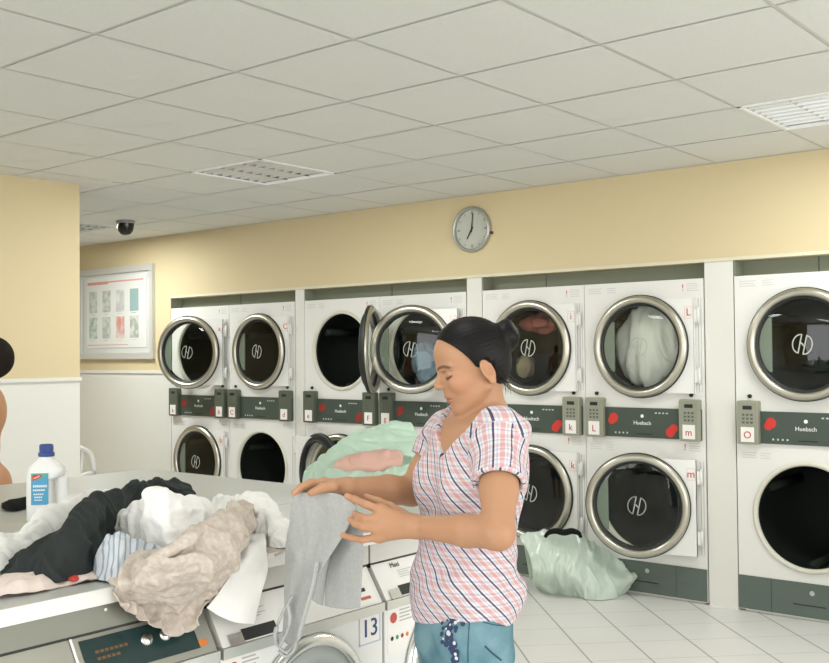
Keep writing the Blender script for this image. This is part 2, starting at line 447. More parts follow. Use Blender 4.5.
# clock
r = thing('wall_clock', 'round grey-framed wall clock on the yellow wall above the dryers', 'clock', (-4.22, WY, 2.37))
k = MB(); k.lathe([(0.160, 0), (0.162, -0.02), (0.155, -0.036), (0.143, -0.036), (0.138, -0.026), (0.138, -0.012)], n=56)
k.build('frame', mat('clock_silver', (0.42, 0.43, 0.40), 0.35, 0.7), r)
k = MB(); k.lathe([(0.0, -0.012), (0.1385, -0.012)], n=48, smooth=False); k.build('dial', mat('clock_dial', (0.50, 0.51, 0.45), 0.5), r)
for q in range(12):
    k = MB(); a = PI / 6 * q; l0 = 0.104 if q % 3 == 0 else 0.114
    s_, c_ = math.sin(a), math.cos(a); w_ = 0.006 if q % 3 == 0 else 0.003
    k.add([(s_*l0 - c_*w_, -0.013, c_*l0 + s_*w_), (s_*l0 + c_*w_, -0.013, c_*l0 - s_*w_), (s_*0.128 + c_*w_, -0.013, c_*0.128 - s_*w_), (s_*0.128 - c_*w_, -0.013, c_*0.128 + s_*w_)], [(0, 1, 2, 3)])
    k.build('hour_mark', mat('clock_marks', (0.22, 0.25, 0.24), 0.6), r)
for nm, ang, ln, w_ in (('hour_hand', 212, 0.078, 0.006), ('minute_hand', 6, 0.112, 0.0045)):
    a = math.radians(ang); s_, c_ = math.sin(a), math.cos(a); k = MB()
    k.add([(-s_*0.02 - c_*w_, -0.017, -c_*0.02 + s_*w_), (-s_*0.02 + c_*w_, -0.017, -c_*0.02 - s_*w_), (s_*ln + c_*w_*.6, -0.017, c_*ln - s_*w_*.6), (s_*ln - c_*w_*.6, -0.017, c_*ln + s_*w_*.6)], [(0, 1, 2, 3)])
    k.add([(-s_*0.02 - c_*w_, -0.019, -c_*0.02 + s_*w_), (-s_*0.02 + c_*w_, -0.019, -c_*0.02 - s_*w_), (s_*ln + c_*w_*.6, -0.019, c_*ln - s_*w_*.6), (s_*ln - c_*w_*.6, -0.019, c_*ln + s_*w_*.6)], [(0, 1, 2, 3)])
    k.build(nm, black, r)
k = MB(); k.lathe([(0.160, -0.024), (0.16, -0.012), (0.16, -0.012)], n=8)
k = MB(); k.box((0.158, -0.022, -0.045), (0.176, -0.008, -0.028)); k.build('setting_knob', black, r)

# notice board
r = thing('notice_board', 'framed notice board with eight small instruction pictures on the far wall', 'notice board', (-8.47, WY, 1.48))
k = MB()
for a in (-0.605, 0.56): k.box((a, -0.035, 0.0), (a + 0.045, 0, 0.885))
for z in (0.0, 0.825): k.box((-0.56, -0.034, z), (0.56, 0, z + 0.06))
k.build('frame', mat('aluminium_frame', (0.62, 0.62, 0.60), 0.4, 0.3), r)
k = MB(); k.box((-0.546, -0.014, 0.059), (0.546, -0.002, 0.826)); k.build('backing', mat('board_grey', (0.62, 0.62, 0.60), 0.5), r)
k = MB(); k.box((-0.49, -0.018, 0.11), (0.49, -0.0145, 0.80)); po = k.build('poster', mat('poster_paper', (0.70, 0.70, 0.67), 0.5), r)
k = MB(); k.box((-0.47, -0.019, 0.742), (0.45, -0.0182, 0.756)); k.box((-0.47, -0.019, 0.728), (-0.12, -0.0182, 0.7425))
k.build('red_heading', mat('faded_red', (0.62, 0.30, 0.27), 0.6), po)
k = MB(); k.box((-0.47, -0.019, 0.135), (0.2, -0.0182, 0.141)); k.build('red_line', MATS['faded_red'], po)
pic = [mat('picture_grey_green', (0.40, 0.44, 0.40), 0.6, blotch=(18, (0.60, 0.62, 0.58), 0.9)), mat('picture_olive', (0.36, 0.38, 0.33), 0.6, blotch=(20, (0.6, 0.62, 0.58), 0.9)),
       mat('picture_pale', (0.50, 0.50, 0.49), 0.6, blotch=(15, (0.66, 0.66, 0.64), 0.9)), mat('picture_teal', (0.27, 0.40, 0.40), 0.6),
       mat('picture_green', (0.33, 0.42, 0.38), 0.6, blotch=(20, (0.6, 0.64, 0.6), 0.9)), mat('picture_red', (0.60, 0.26, 0.22), 0.6, blotch=(12, (0.66, 0.64, 0.6), 0.9))]
for row, z in enumerate((0.455, 0.20)):
    for cc in range(4):
        x = -0.44 + cc * 0.225
        k = MB(); k.box((x, -0.0192, z), (x + 0.135, -0.0182, z + 0.21))
        k.box((x + 0.02, -0.0192, z - 0.02), (x + 0.10, -0.0182, z - 0.014))
        mm = [[pic[0], pic[1], pic[2], pic[3]], [pic[4], pic[0], pic[5], pic[1]]][row][cc]
        k.build('picture', mm, po)

# ------------------------------------------------------------------ stacked tumble dryers
ZU, ZLO, RH_ = 1.535, 0.571, 0.286
CXD = W / 2
_cache = {}
def cached(key, fn):
    if key not in _cache: _cache[key] = fn()
    return _cache[key]
def body_mesh():
    k = MB(); n = 72
    def panel(z0, z1, zc):
        pts = []
        for q in range(n):
            a = 2 * PI * q / n; ca, sa = math.cos(a), math.sin(a)
            tx = (0.5 * W - 0.002) / abs(ca) if abs(ca) > 1e-6 else 1e9
            tz = ((z1 - zc) if sa > 0 else (zc - z0)) / abs(sa) if abs(sa) > 1e-6 else 1e9
            tt = min(tx, tz); pts.append((CXD + ca * tt, 0.0, zc + sa * tt))
        # snap to corners
        for (cx, cz) in ((0.002, z0), (W - 0.002, z0), (0.002, z1), (W - 0.002, z1)):
            q = min(range(n), key=lambda i: (pts[i][0] - cx) ** 2 + (pts[i][2] - cz) ** 2); pts[q] = (cx, 0.0, cz)
        inner = [(CXD + RH_ * math.cos(2*PI*q/n), 0.0, zc + RH_ * math.sin(2*PI*q/n)) for q in range(n)]
        k.add(pts + inner, [(q, (q+1) % n, n + (q+1) % n, n + q) for q in range(n)])
    panel(0.215, 0.99, ZLO); panel(0.99, 1.937, ZU)
    k.add([(0.002,0,0.012),(W-0.002,0,0.012),(W-0.002,0,0.215),(0.002,0,0.215)], [(0,1,2,3)])
    # shell
    x0, x1, y1, z0, z1 = 0.002, W - 0.002, 0.76, 0.012, 1.937
    k.add([(x0,0,z0),(x0,y1,z0),(x0,y1,z1),(x0,0,z1),(x1,0,z0),(x1,y1,z0),(x1,y1,z1),(x1,0,z1)],
          [(0,3,2,1),(4,5,6,7),(3,7,6,2),(0,1,5,4),(1,2,6,5)])
    k.box((0.03, 0.02, 0.0), (W - 0.03, 0.7, 0.012))
    k.cur = 1
    for zc in (ZU, ZLO): k.lathe([(0.312, -0.001), (0.310, -0.010), (0.294, -0.012), (0.2855, -0.004), (0.2855, 0.02)], (CXD, 0, zc), n=72)
    k.cur = 2
    # hinge-side pillar seams
    for (za, zb) in ((1.255, 1.82), (0.29, 0.845)):
        k.box((W - 0.036, -0.0012, za), (W - 0.032, 0.0, zb)); k.box((W - 0.018, -0.0012, za), (W - 0.0155, 0.0, zb))
    k.box((0.0, 0.002, 0.012), (0.0035, 0.02, 1.935))
    return k.mesh('cabinet', [white_enamel, rim_white, grey_ink])
def drum_mesh():
    k = MB(); k.lathe([(0.285, 0.01), (0.285, 0.05), (0.30, 0.06), (0.30, 0.60), (0.10, 0.62), (0.0, 0.62)], n=64)
    for q in range(3):
        a = 2 * PI * q / 3 + 0.5
        k.tube([(0.285 * math.cos(a), 0.08, 0.285 * math.sin(a)), (0.285 * math.cos(a), 0.58, 0.285 * math.sin(a))], 0.03, n=8)
    return k.mesh('drum', drum_dark)
DH = 0.385   # hinge axis distance from the door centre
def ring_mesh():
    k = MB()
    k.lathe([(0.268, -0.036), (0.271, -0.047), (0.281, -0.055), (0.299, -0.055), (0.311, -0.044), (0.3145, -0.036)], n=80); k.cur = 1
    k.lathe([(0.3145, -0.036), (0.319, -0.033), (0.319, -0.012), (0.300, -0.010), (0.27, -0.010)], n=80)
    k.lathe([(0.268, -0.036), (0.262, -0.034), (0.252, -0.030), (0.252, -0.022), (0.252, 0.012), (0.260, 0.018), (0.270, 0.012), (0.272, -0.010)], n=80)
    return k.mesh('ring', [chrome, rubber])
def glass_mesh():
    k = MB(); k.lathe([(0.0, -0.040), (0.08, -0.039), (0.16, -0.0355), (0.22, -0.031), (0.254, -0.027)], n=64); return k.mesh('glass', clear_glass)
def latch_mesh():
    k = MB(); r_ = 0.249; xa = -0.178; n = 20; a0 = math.acos(xa / r_) * 0.80 + PI * 0.20 * 0
    a0 = math.acos(xa / r_)
    pts = [(r_ * math.cos(a), r_ * math.sin(a)) for a in np.linspace(a0, 2 * PI - a0, n)]
    pts = [p for p in pts]
    pts = [(x, max(-0.155, min(0.155, z))) for x, z in pts]
    vs = [(x, -0.022, z) for x, z in pts] + [(x, -0.012, z) for x, z in pts]
    k.add(vs, [tuple(range(n)), tuple(range(2*n-1, n-1, -1))] + [(i, i+n, (i+1) % n + n, (i+1) % n) for i in range(n)])
    return k.mesh('latch_plate', latch_grey)
def plate_mesh():
    k = MB(); k.box((0.06, -0.016, -0.285), (0.352, -0.002, 0.285)); k.box((0.352, -0.012, -0.27), (DH, -0.002, -0.10)); k.box((0.352, -0.012, 0.10), (DH, -0.002, 0.27))
    # keep the plate clear of the glazed circle: carve by rebuilding as ring segment outline
    k = MB(); r_ = 0.300; pts = []
    zt = 0.285; a_t = math.asin(zt / r_)
    for a in np.linspace(a_t, -a_t, 26): pts.append((r_ * math.cos(a), r_ * math.sin(a)))
    pts += [(0.352, -zt), (0.352, zt)]
    n = len(pts)
    vs = [(x, -0.020, z) for x, z in pts] + [(x, -0.003, z) for x, z in pts]
    # fan in strips to stay planar and concave-safe
    fs = []
    for off, flip in ((0, False), (n, True)):
        ring = list(range(26)); right = []
        for q in ring:
            vs.append((0.352, vs[off + q][1], vs[off + q][2])); right.append(len(vs) - 1)
        for q in range(25):
            fq = (off + q, off + q + 1, right[q + 1], right[q]); fs.append(fq if not flip else fq[::-1])
    fs += [(i, i + 1, n + i + 1, n + i) for i in range(25)]
    k.add(vs, fs); k.box((0.347, -0.020, -zt), (0.3525, -0.003, zt)); k.box((0.10, -0.0195, zt - 0.003), (0.35, -0.003, zt)); k.box((0.10, -0.0195, -zt), (0.35, -0.003, -zt + 0.003))
    k.cur = 1
    for zz in (0.18, -0.18): k.tube([(DH - 0.008, -0.010, zz - 0.05), (DH - 0.008, -0.010, zz + 0.05)], 0.008, n=10)
    for zz in (0.18, -0.18): k.box((0.34, -0.012, zz - 0.04), (DH - 0.006, -0.004, zz + 0.04))
    return k.mesh('hinge_plate', [white_panel, white_enamel])
def emblem_mesh():
    k = MB(); R_ = 0.052; w_ = 0.0036; y = -0.0425
    def ribbon(pts):
        for (p, q) in zip(pts[:-1], pts[1:]):
            d = np.array(q) - np.array(p); l = np.linalg.norm(d)
            if l < 1e-9: continue
            nrm = np.array([-d[1], d[0]]) / l * w_; e = d / l * w_ * 0.6
            p2, q2 = np.array(p) - e, np.array(q) + e
            k.add([(p2[0]-nrm[0], y, p2[1]-nrm[1]), (q2[0]-nrm[0], y, q2[1]-nrm[1]), (q2[0]+nrm[0], y, q2[1]+nrm[1]), (p2[0]+nrm[0], y, p2[1]+nrm[1])], [(0,1,2,3)])
    tl = math.radians(-12)
    def rot(p): return (p[0]*math.cos(tl)-p[1]*math.sin(tl), p[0]*math.sin(tl)+p[1]*math.cos(tl))
    for sgn in (-1, 1):
        arc = [rot((sgn * (0.014 + 0.04 * math.cos(a)), R_ * math.sin(a))) for a in np.linspace(-PI/2, PI/2, 16)]
        ribbon(arc + [arc[0]])
    ribbon([rot((-0.016, 0.012)), rot((0.016, -0.012))])
    return k.mesh('emblem', mat('pale_emblem', (0.40, 0.43, 0.39), 0.5))
def card(parent, x, y, z, w, h, txt, size, ink, border=None, label=None):
    k = MB(); k.box((x - w/2, y, z - h/2), (x + w/2, y + 0.002, z + h/2))
    if border:
        k.cur = 1; t_ = 0.0022
        for (xa, xb, za, zb) in ((-w/2, w/2, h/2 - t_, h/2), (-w/2, w/2, -h/2, -h/2 + t_), (-w/2, -w/2 + t_, -h/2, h/2), (w/2 - t_, w/2, -h/2, h/2)):
            k.box((x + xa, y - 0.0006, z + za), (x + xb, y, z + zb))
    c_ = k.build('letter_card', [paper, border or paper], parent)
    return c_
def door(parent, zc, angle, letter, glass_extra=None, lower=False):
    d = link('door', cached('ring', ring_mesh), parent)
    th = math.radians(angle)
    # door mesh is modelled about its centre; swing it about the hinge axis
    hx, hy = CXD + DH, -0.006
    d.rotation_euler = (0, 0, th)
    d.location = (hx - DH * math.cos(th), hy - DH * math.sin(th) , zc)
    link('glass', cached('glass', glass_mesh), d)
    link('latch_plate', cached('latch', latch_mesh), d)
    link('hinge_plate', cached('plate', plate_mesh), d)
    link('emblem', cached('emblem', emblem_mesh), d)
    if letter:
        k = MB(); k.box((0.295, -0.0225, 0.165), (0.344, -0.0202, 0.235)); k.cur = 1
        for (xa, xb, za, zb) in ((0.295, 0.344, 0.233, 0.235), (0.295, 0.344, 0.165, 0.167), (0.295, 0.297, 0.165, 0.235), (0.342, 0.344, 0.165, 0.235)):
            k.box((xa, -0.0228, za), (xb, -0.0224, zb))
        k.build('letter_card', [paper, mat('pink_border', (0.75, 0.45, 0.42), 0.6)], d)
        link('letter', text_mesh(letter, 0.062, red_ink), d, (0.3195, -0.0232, 0.200))
    return d
def blob(k, x, z, r1, r2, y):
    for (cx, cz, rr) in ((x, z, r1), (x + r1 * 0.75, z + r1 * 0.8, r2), (x + r1 * 0.35, z + r1 * 0.4, (r1 + r2) / 2)):
        pass
    c1, c2 = np.array([x, z]), np.array([x + r1 * 0.75, z + r1 * 0.8]); ax = math.atan2(0.8, 0.75)
    pts = [c1 + r1 * np.array([math.cos(a), math.sin(a)]) for a in np.linspace(ax + PI * 0.60, ax + PI * 1.40, 14)] + [c2 + r2 * np.array([math.cos(a), math.sin(a)]) for a in np.linspace(ax - PI * 0.60, ax + PI * 0.60, 14)]
    k.add([(p[0], y, p[1]) for p in pts], [tuple(range(len(pts)))])
def stack(x, label, letters, angles, new=True, reds=True, boxes=(1, 1), doors=(1, 1)):
    r = thing('stacked_dryer', label, 'tumble dryer', (x, WY, 0), 0, 'stacked tumble dryers along the back wall')
    link('cabinet', cached('body', body_mesh), r)
    for zc in (ZU, ZLO): link('drum', cached('drum', drum_mesh), r, (CXD, 0, zc))
    # control strip
    k = MB(); k.box((0.02, -0.014, 0.972), (W - 0.02, 0.0, 1.155)); st = k.build('control_panel', strip_green, r)
    if reds:
        for bx_ in ((0.192, 1.072, 0.023, 0.030), (0.590, 1.012, 0.030, 0.026)):
            k = MB(); blob(k, *bx_, -0.0148); k.build('red_shape', red if new else dark_red, st)
    dw = mat('dim_white_print', (0.6, 0.62, 0.58), 0.5)
    k = MB(); k.disc(0.011, (CXD, -0.0148, 1.105)); k.build('round_mark', white_ink, st)
    k = MB()
    for q in range(4): k.box((0.215 + q * 0.027, -0.0148, 0.993), (0.225 + q * 0.027, -0.0142, 1.003))
    k.build('symbol_row', dw, st); k = MB()
    for q in range(4): k.box((0.49 + q * 0.024, -0.0148, 1.122), (0.503 + q * 0.024, -0.0142, 1.13))
    k.build('symbol_row', dw, st)
    k = MB(); k.box((0.36, -0.0148, 0.992), (0.47, -0.0142, 0.998)); k.build('slot', black, st)
    link('lettering', text_mesh('Huebsch', 0.034, white_ink), st, (CXD, -0.0148, 1.062))
    cm = coin_beige if new else coin_dark
    for side, xx in enumerate((0.022, W - 0.147)):
        k = MB(); wd = 0.125
        k.bevbox((xx, -0.045, 0.965), (xx + wd, 0.0, 1.215), 0.012)
        cb = k.build('coin_box', cm, r)
        k = MB(); k.bevbox((xx + 0.010, -0.047, 0.975), (xx + wd - 0.010, -0.045, 1.203), 0.008); k.build('face_plate', mat('coin_face' + str(new), tuple(q * 0.85 for q in ((0.33, 0.34, 0.27) if new else (0.12, 0.14, 0.105))), 0.4), cb)
        k = MB(); k.box((xx + 0.036, -0.0485, 1.165), (xx + 0.089, -0.047, 1.187)); k.build('display', black, cb)
        k = MB()
        for a in range(3):
            for b_ in range(3): k.box((xx + 0.032 + a * 0.024, -0.0485, 1.085 + b_ * 0.022), (xx + 0.046 + a * 0.024, -0.047, 1.097 + b_ * 0.022))
        k.build('keypad', mat('keypad_dark', (0.10, 0.11, 0.09), 0.5), cb)
        card(cb, xx + wd / 2, -0.0492, 1.022, 0.078, 0.085, '', 0, red_ink)
        link('letter', text_mesh(letters[side], 0.058, red_ink), cb, (xx + wd / 2, -0.0500, 1.018))
        k = MB(); k.lathe([(0.0, -0.012), (0.011, -0.012), (0.012, 0.0)], (xx + wd / 2, 0, 1.240), n=16); k.build('lock', black, r)
    # kick panel
    k = MB(); k.box((0.004, -0.006, 0.018), (W - 0.004, 0.0, 0.208)); kp = k.build('kick_panel', base_green, r)
    k = MB(); k.disc(0.014, (CXD + 0.015, -0.0068, 0.155), n=20); k.build('badge', mat('badge_grey', (0.5, 0.53, 0.5), 0.4, 0.5), kp)
    for ga, gb in (((CXD - 0.09, -0.0070, 0.082), (CXD + 0.09, -0.006, 0.088)), ((0.19, -0.0066, 0.018), (0.192, -0.006, 0.208)), ((W - 0.2, -0.0066, 0.018), (W - 0.198, -0.006, 0.208))):
        k = MB(); k.box(ga, gb); k.build('groove', black, kp)
    # small printed notices
    fp = mat('faint_print', (0.60, 0.60, 0.58), 0.6)
    for x_, z_, w_, n_ in ((0.03, 1.875, 0.10, 3), (0.165, 1.875, 0.065, 3), (0.03, 0.885, 0.09, 3), (0.14, 0.885, 0.06, 3), (W - 0.105, 1.865, 0.075, 4), (W - 0.105, 0.905, 0.075, 4)):
        k = MB()
        for q in range(n_): k.box((x_, -0.0012, z_ + q * 0.014), (x_ + w_ * (1 - 0.12 * (q % 2)), -0.0004, z_ + 0.004 + q * 0.014))
        k.build('printed_notice', fp, r)
    for zz in (1.885, 0.925):
        link('warning_mark', text_mesh('!', 0.055, red), r, (W - 0.13, -0.0012, zz))
    for q, zc in enumerate((ZU, ZLO)):
        door(r, zc, angles[q], letters[q])
    return r
stack(STACKS[0], 'leftmost stacked dryer, next to the notice board, its upper door slightly ajar', 'ab', (17, 0), new=False)
stack(STACKS[1], 'stacked dryer with a plain control strip and its lower door swung wide open', 'Cd', (0, 165), new=False, reds=False)
stack(STACKS[2], 'stacked dryer whose upper round door stands wide open, edge-on', 'eF', (121, 0), new=False)
stack(STACKS[3], 'stacked dryer behind the woman\'s face, its upper door ajar', 'gh', (19, 0), new=False)
stack(STACKS[4], 'stacked dryer lettered i and k, right behind the woman\'s back', 'ik', (0, 0))
stack(STACKS[5], 'stacked dryer lettered L and m with white laundry behind its upper glass', 'Lm', (0, 16))
stack(STACKS[6], 'rightmost stacked dryer, cut by the photo edge, its dark lower drum open', 'Op', (0, 100))

# ------------------------------------------------------------------ folding counter over two rows of washers
KX, KY0, KY1, KXB, KZ = -1.93, -0.4, 2.775, -3.83, 1.0
ct = thing('folding_counter', 'long pale grey folding counter over the washing machines, heaped with laundry', 'counter', (0, 0, 0))
k = MB(); k.box((KXB, KY0, 0.972), (KX - 0.004, KY1, KZ)); k.build('counter_top', laminate, ct)
k = MB(); k.box((KX - 0.004, KY0, 0.966), (KX, KY1, KZ + 0.0005)); k.build('front_edge', laminate_edge, ct)
k = MB(); k.box((-2.536, KY0, KZ), (-2.532, KY1, KZ + 0.0006)); k.build('seam', grey_ink, ct)
k = MB(); k.box((KXB + 0.01, KY1 - 0.03, 0.0), (-2.80, KY1 - 0.01, 0.972)); k.build('end_panel', white_enamel, ct)
k = MB(); k.box((KXB + 0.01, KY0 + 0.02, 0.0), (KXB + 0.03, KY1 - 0.03, 0.972)); k.build('back_panel', white_enamel, ct)

FX = -1.945
def washer(y0, w, label, big=False, number=None):
    """front in local y = 0 facing -y; stands on the floor, width along local x"""
    r = thing('washing_machine', label, 'washing machine', (FX, y0, 0), PI / 2, 'front-loading washers under the counter')
    body = olive_steel if big else washer_white
    k = MB(); cx, zc, ro = w / 2, 0.58, 0.205
    if big: ro, zc = 0.27, 0.42
    yf = -0.05
    # carcass: sides, back, top, plinth
    k.box((0.004, 0.02, 0.03), (w - 0.004, 0.85, 0.898)); k.box((0.02, 0.0, 0.0), (w - 0.02, 0.8, 0.03))
    # front sheet with a round hole
    n = 64; z0, z1 = 0.09, 0.785; x0, x1 = 0.004, w - 0.004; rh = ro - 0.02
    pts = []
    for q in range(n):
        a = 2 * PI * q / n; ca, sa = math.cos(a), math.sin(a)
        tx = ((x1 - cx) if ca > 0 else (cx - x0)) / abs(ca) if abs(ca) > 1e-6 else 1e9
        tz = ((z1 - zc) if sa > 0 else (zc - z0)) / abs(sa) if abs(sa) > 1e-6 else 1e9
        tt = min(tx, tz); pts.append((cx + ca * tt, yf, zc + sa * tt))
    for (xx, zz) in ((x0, z0), (x1, z0), (x0, z1), (x1, z1)):
        q = min(range(n), key=lambda i: (pts[i][0]-xx)**2 + (pts[i][2]-zz)**2); pts[q] = (xx, yf, zz)
    inner = [(cx + rh * math.cos(2*PI*q/n), yf, zc + rh * math.sin(2*PI*q/n)) for q in range(n)]
    k.add(pts + inner, [(q, (q+1) % n, n + (q+1) % n, n + q) for q in range(n)])
    for xx in (x0, x1): k.add([(xx, yf, z0), (xx, 0.02, z0), (xx, 0.02, z1), (xx, yf, z1)], [(0, 1, 2, 3)])
    k.add([(x0, yf, z0), (x1, yf, z0), (x1, 0.02, z0), (x0, 0.02, z0)], [(0, 1, 2, 3)])
    k.build('cabinet', washer_white, r)
    k = MB(); k.lathe([(rh - 0.005, yf + 0.0), (rh - 0.01, yf + 0.06)], (cx, 0, zc), n=48); k.build('drum_collar', drum_dark, r)
    # upper band, dark gap, sloping control panel, lip
    k = MB(); k.box((0.003, 0.0, 0.910), (w - 0.003, 0.02, 0.966))
    if big: k.cur = 1; [k.box((xx, -0.0015, 0.948), (xx + 0.006, 0.0, 0.954)) for xx in (0.10, 0.51)]
    k.build('upper_band', [olive_steel if big else mat('warm_grey_band', (0.60, 0.59, 0.55), 0.35), white_ink], r)
    k = MB(); k.box((0.006, 0.004, 0.896), (w - 0.006, 0.03, 0.912)); k.build('shadow_gap', black, r)
    yt, yb_, zt, zb = 0.004, -0.055, 0.903, 0.812
    k = MB()
    k.add([(0.008, yt, zt), (w - 0.008, yt, zt), (w - 0.008, yb_, zb), (0.008, yb_, zb), (0.008, 0.02, zt), (w - 0.008, 0.02, zt), (w - 0.008, 0.02, zb), (0.008, 0.02, zb)],
          [(0, 3, 2, 1), (4, 5, 6, 7), (0, 4, 7, 3), (1, 2, 6, 5), (0, 1, 5, 4), (3, 7, 6, 2)])
    cp = k.build('control_panel', mat('grey_steel_panel', (0.40, 0.40, 0.35), 0.4, 0.5) if big else mat('panel_white', (0.76, 0.75, 0.72), 0.35), r)
    sl = math.atan2(yt - yb_, zt - zb)          # lean of the panel
    def onp(x, s, off=0.0006):                    # s: 0 bottom .. 1 top
        return Vector((x, yb_ + (yt - yb_) * s - off * math.cos(sl), zb + (zt - zb) * s + off * math.sin(sl)))
    def patch(kk, xa, xb, sa, sb, off=0.001):
        kk.add([onp(xa, sa, off), onp(xb, sa, off), onp(xb, sb, off), onp(xa, sb, off)], [(0, 1, 2, 3)])
    k = MB(); k.box((0.004, -0.062, 0.786), (w - 0.004, 0.0, 0.811)); k.build('lip', steel, r)
    if big:
        k = MB(); patch(k, 0.445, 0.735, 0.15, 0.92); ds = k.build('display_window', mat('dark_teal_display', (0.02, 0.045, 0.045), 0.2), r)
        k = MB()
        for q in range(7): patch(k, 0.475 + q * 0.012, 0.484 + q * 0.012, 0.60, 0.66, 0.0016)
        for q in range(5): patch(k, 0.475 + q * 0.012, 0.484 + q * 0.012, 0.46, 0.52, 0.0016)
        k.build('display_text', mat('dim_amber_text', (0.16, 0.09, 0.03), 0.5), ds)
        for xx in (0.605, 0.655):
            k = MB(); c_ = onp(xx, 0.62, 0.002); nrm = Vector((0, -math.cos(sl), math.sin(sl)))
            k.lathe([(0.0, -0.006), (0.013, -0.006), (0.015, 0.0)], (0, 0, 0), n=20)
            k.build('button', bright_steel, r, c_, (-sl, 0, 0))
        k = MB(); patch(k, 0.735, 0.755, 0.62, 0.78); k.build('sticker', paper, r)
        k = MB(); patch(k, 0.735, 0.758, 0.18, 0.32); k.build('orange_sticker', orange, r)
        k = MB(); patch(k, 0.425, 0.431, 0.0, 1.0, 0.003); k.build('panel_joint', white_ink, r)
    else:
        k = MB(); patch(k, 0.075, 0.185, 0.03, 0.30); k.build('display_window', black, r)
        k = MB(); patch(k, 0.03, 0.073, -0.02, 0.24, 0.004); k.build('drawer_tab', bright_steel, r)
        k = MB(); patch(k, 0.46, w - 0.022, 0.04, 0.96, 0.0015); cd = k.build('price_card', paper, r)
        k = MB(); patch(k, 0.50, 0.506, 0.60, 0.80, 0.002); patch(k, 0.495, 0.512, 0.58, 0.62, 0.002); patch(k, 0.50, 0.53, 0.38, 0.48, 0.002); k.build('card_print', black_ink, cd)
        k = MB(); patch(k, 0.50, 0.54, 0.17, 0.25, 0.002); k.build('card_price', mat('muted_red', (0.5, 0.12, 0.09), 0.6), cd)
        k = MB()
        for q in range(4): patch(k, 0.10, 0.15 + 0.02 * (q % 2), 0.50 + q * 0.06, 0.52 + q * 0.06, 0.0012)
        k.build('panel_print', grey_ink, r)
        tm = text_mesh('Maxi', 0.021, mat('dark_grey_print', (0.12, 0.12, 0.13), 0.6))
        link('lettering', tm, r, onp(0.10, 0.86, 0.002), (-sl, 0, 0))
        # front stickers
        k = MB(); k.box((0.015, yf - 0.001, 0.66), (0.13, yf, 0.782)); sk = k.build('instruction_sticker', paper, r)
        k = MB(); k.disc(0.015, (0.042, yf - 0.0015, 0.757), n=20); k.build('stop_symbol', mat('muted_red_mark', (0.52, 0.09, 0.07), 0.6), sk)
        k = MB()
        for q in range(4): k.box((0.068, yf - 0.0016, 0.742 + q * 0.010), (0.122 - 0.01 * (q % 2), yf - 0.001, 0.746 + q * 0.010))
        k.build('fine_print', grey_ink, sk)
        for q, mm in enumerate((black_ink, green_ink, dark_red, orange)):
            k = MB(); k.disc(0.0065, (0.035 + q * 0.022, yf - 0.0015, 0.70), n=12); k.build('wash_symbol', mm, sk)
    if number:
        k = MB(); k.box((w - 0.10, yf - 0.002, 0.708), (w - 0.014, yf, 0.790)); ns = k.build('number_sign', paper, r)
        k = MB(); bl = mat('pale_blue_border', (0.42, 0.50, 0.66), 0.5)
        for (xa, xb, za, zb_) in ((w-0.10, w-0.014, 0.708, 0.711), (w-0.10, w-0.014, 0.787, 0.790), (w-0.10, w-0.097, 0.708, 0.790), (w-0.017, w-0.014, 0.708, 0.790)):
            k.box((xa, yf - 0.0026, za), (xb, yf - 0.0018, zb_))
        k.build('sign_border', bl, ns)
        link('lettering', text_mesh(number, 0.068, blue_ink, 0.0008), ns, (w - 0.057, yf - 0.003, 0.749))
    # door
    k = MB()
    k.lathe([(ro - 0.022, yf - 0.004), (ro, yf - 0.002), (ro, yf - 0.014), (ro - 0.012, yf - 0.028), (ro - 0.03, yf - 0.026), (ro - 0.034, yf - 0.012)], (cx, 0, zc), n=72); k.cur = 1
    k.lathe([(ro - 0.034, yf - 0.012), (ro - 0.05, yf - 0.022), (ro - 0.075, yf - 0.020), (ro - 0.08, yf + 0.0)], (cx, 0, zc), n=72)
    d = k.build('door', [bright_steel, mat('grey_door_moulding', (0.42, 0.45, 0.44), 0.3)], r)
    k = MB(); k.lathe([(0.0, yf + 0.045), (0.05, yf + 0.04), (ro - 0.10, yf + 0.015), (ro - 0.08, yf - 0.002)], (cx, 0, zc), n=48); k.build('glass', washer_glass, d)
    k = MB(); k.bevbox((cx + ro - 0.045, yf - 0.034, zc - 0.04), (cx + ro - 0.012, yf - 0.020, zc + 0.04), 0.008); k.build('handle', mat('grey_handle', (0.4, 0.42, 0.42), 0.3), d)
    k = MB(); k.lathe([(rh - 0.012, yf + 0.06), (rh - 0.012, yf + 0.065), (0, yf + 0.066)], (cx, 0, zc), n=40); k.build('drum', drum_dark, r)
    return r
washer(0.785, 0.785, 'large stainless washer at the photo\'s bottom-left corner, with a dark display', big=True)
washer(1.572, 0.583, 'white washer numbered 13, below the hanging grey garment', number='13')
washer(2.157, 0.583, 'white washer at the counter\'s far end, right beside the woman\'s jeans')

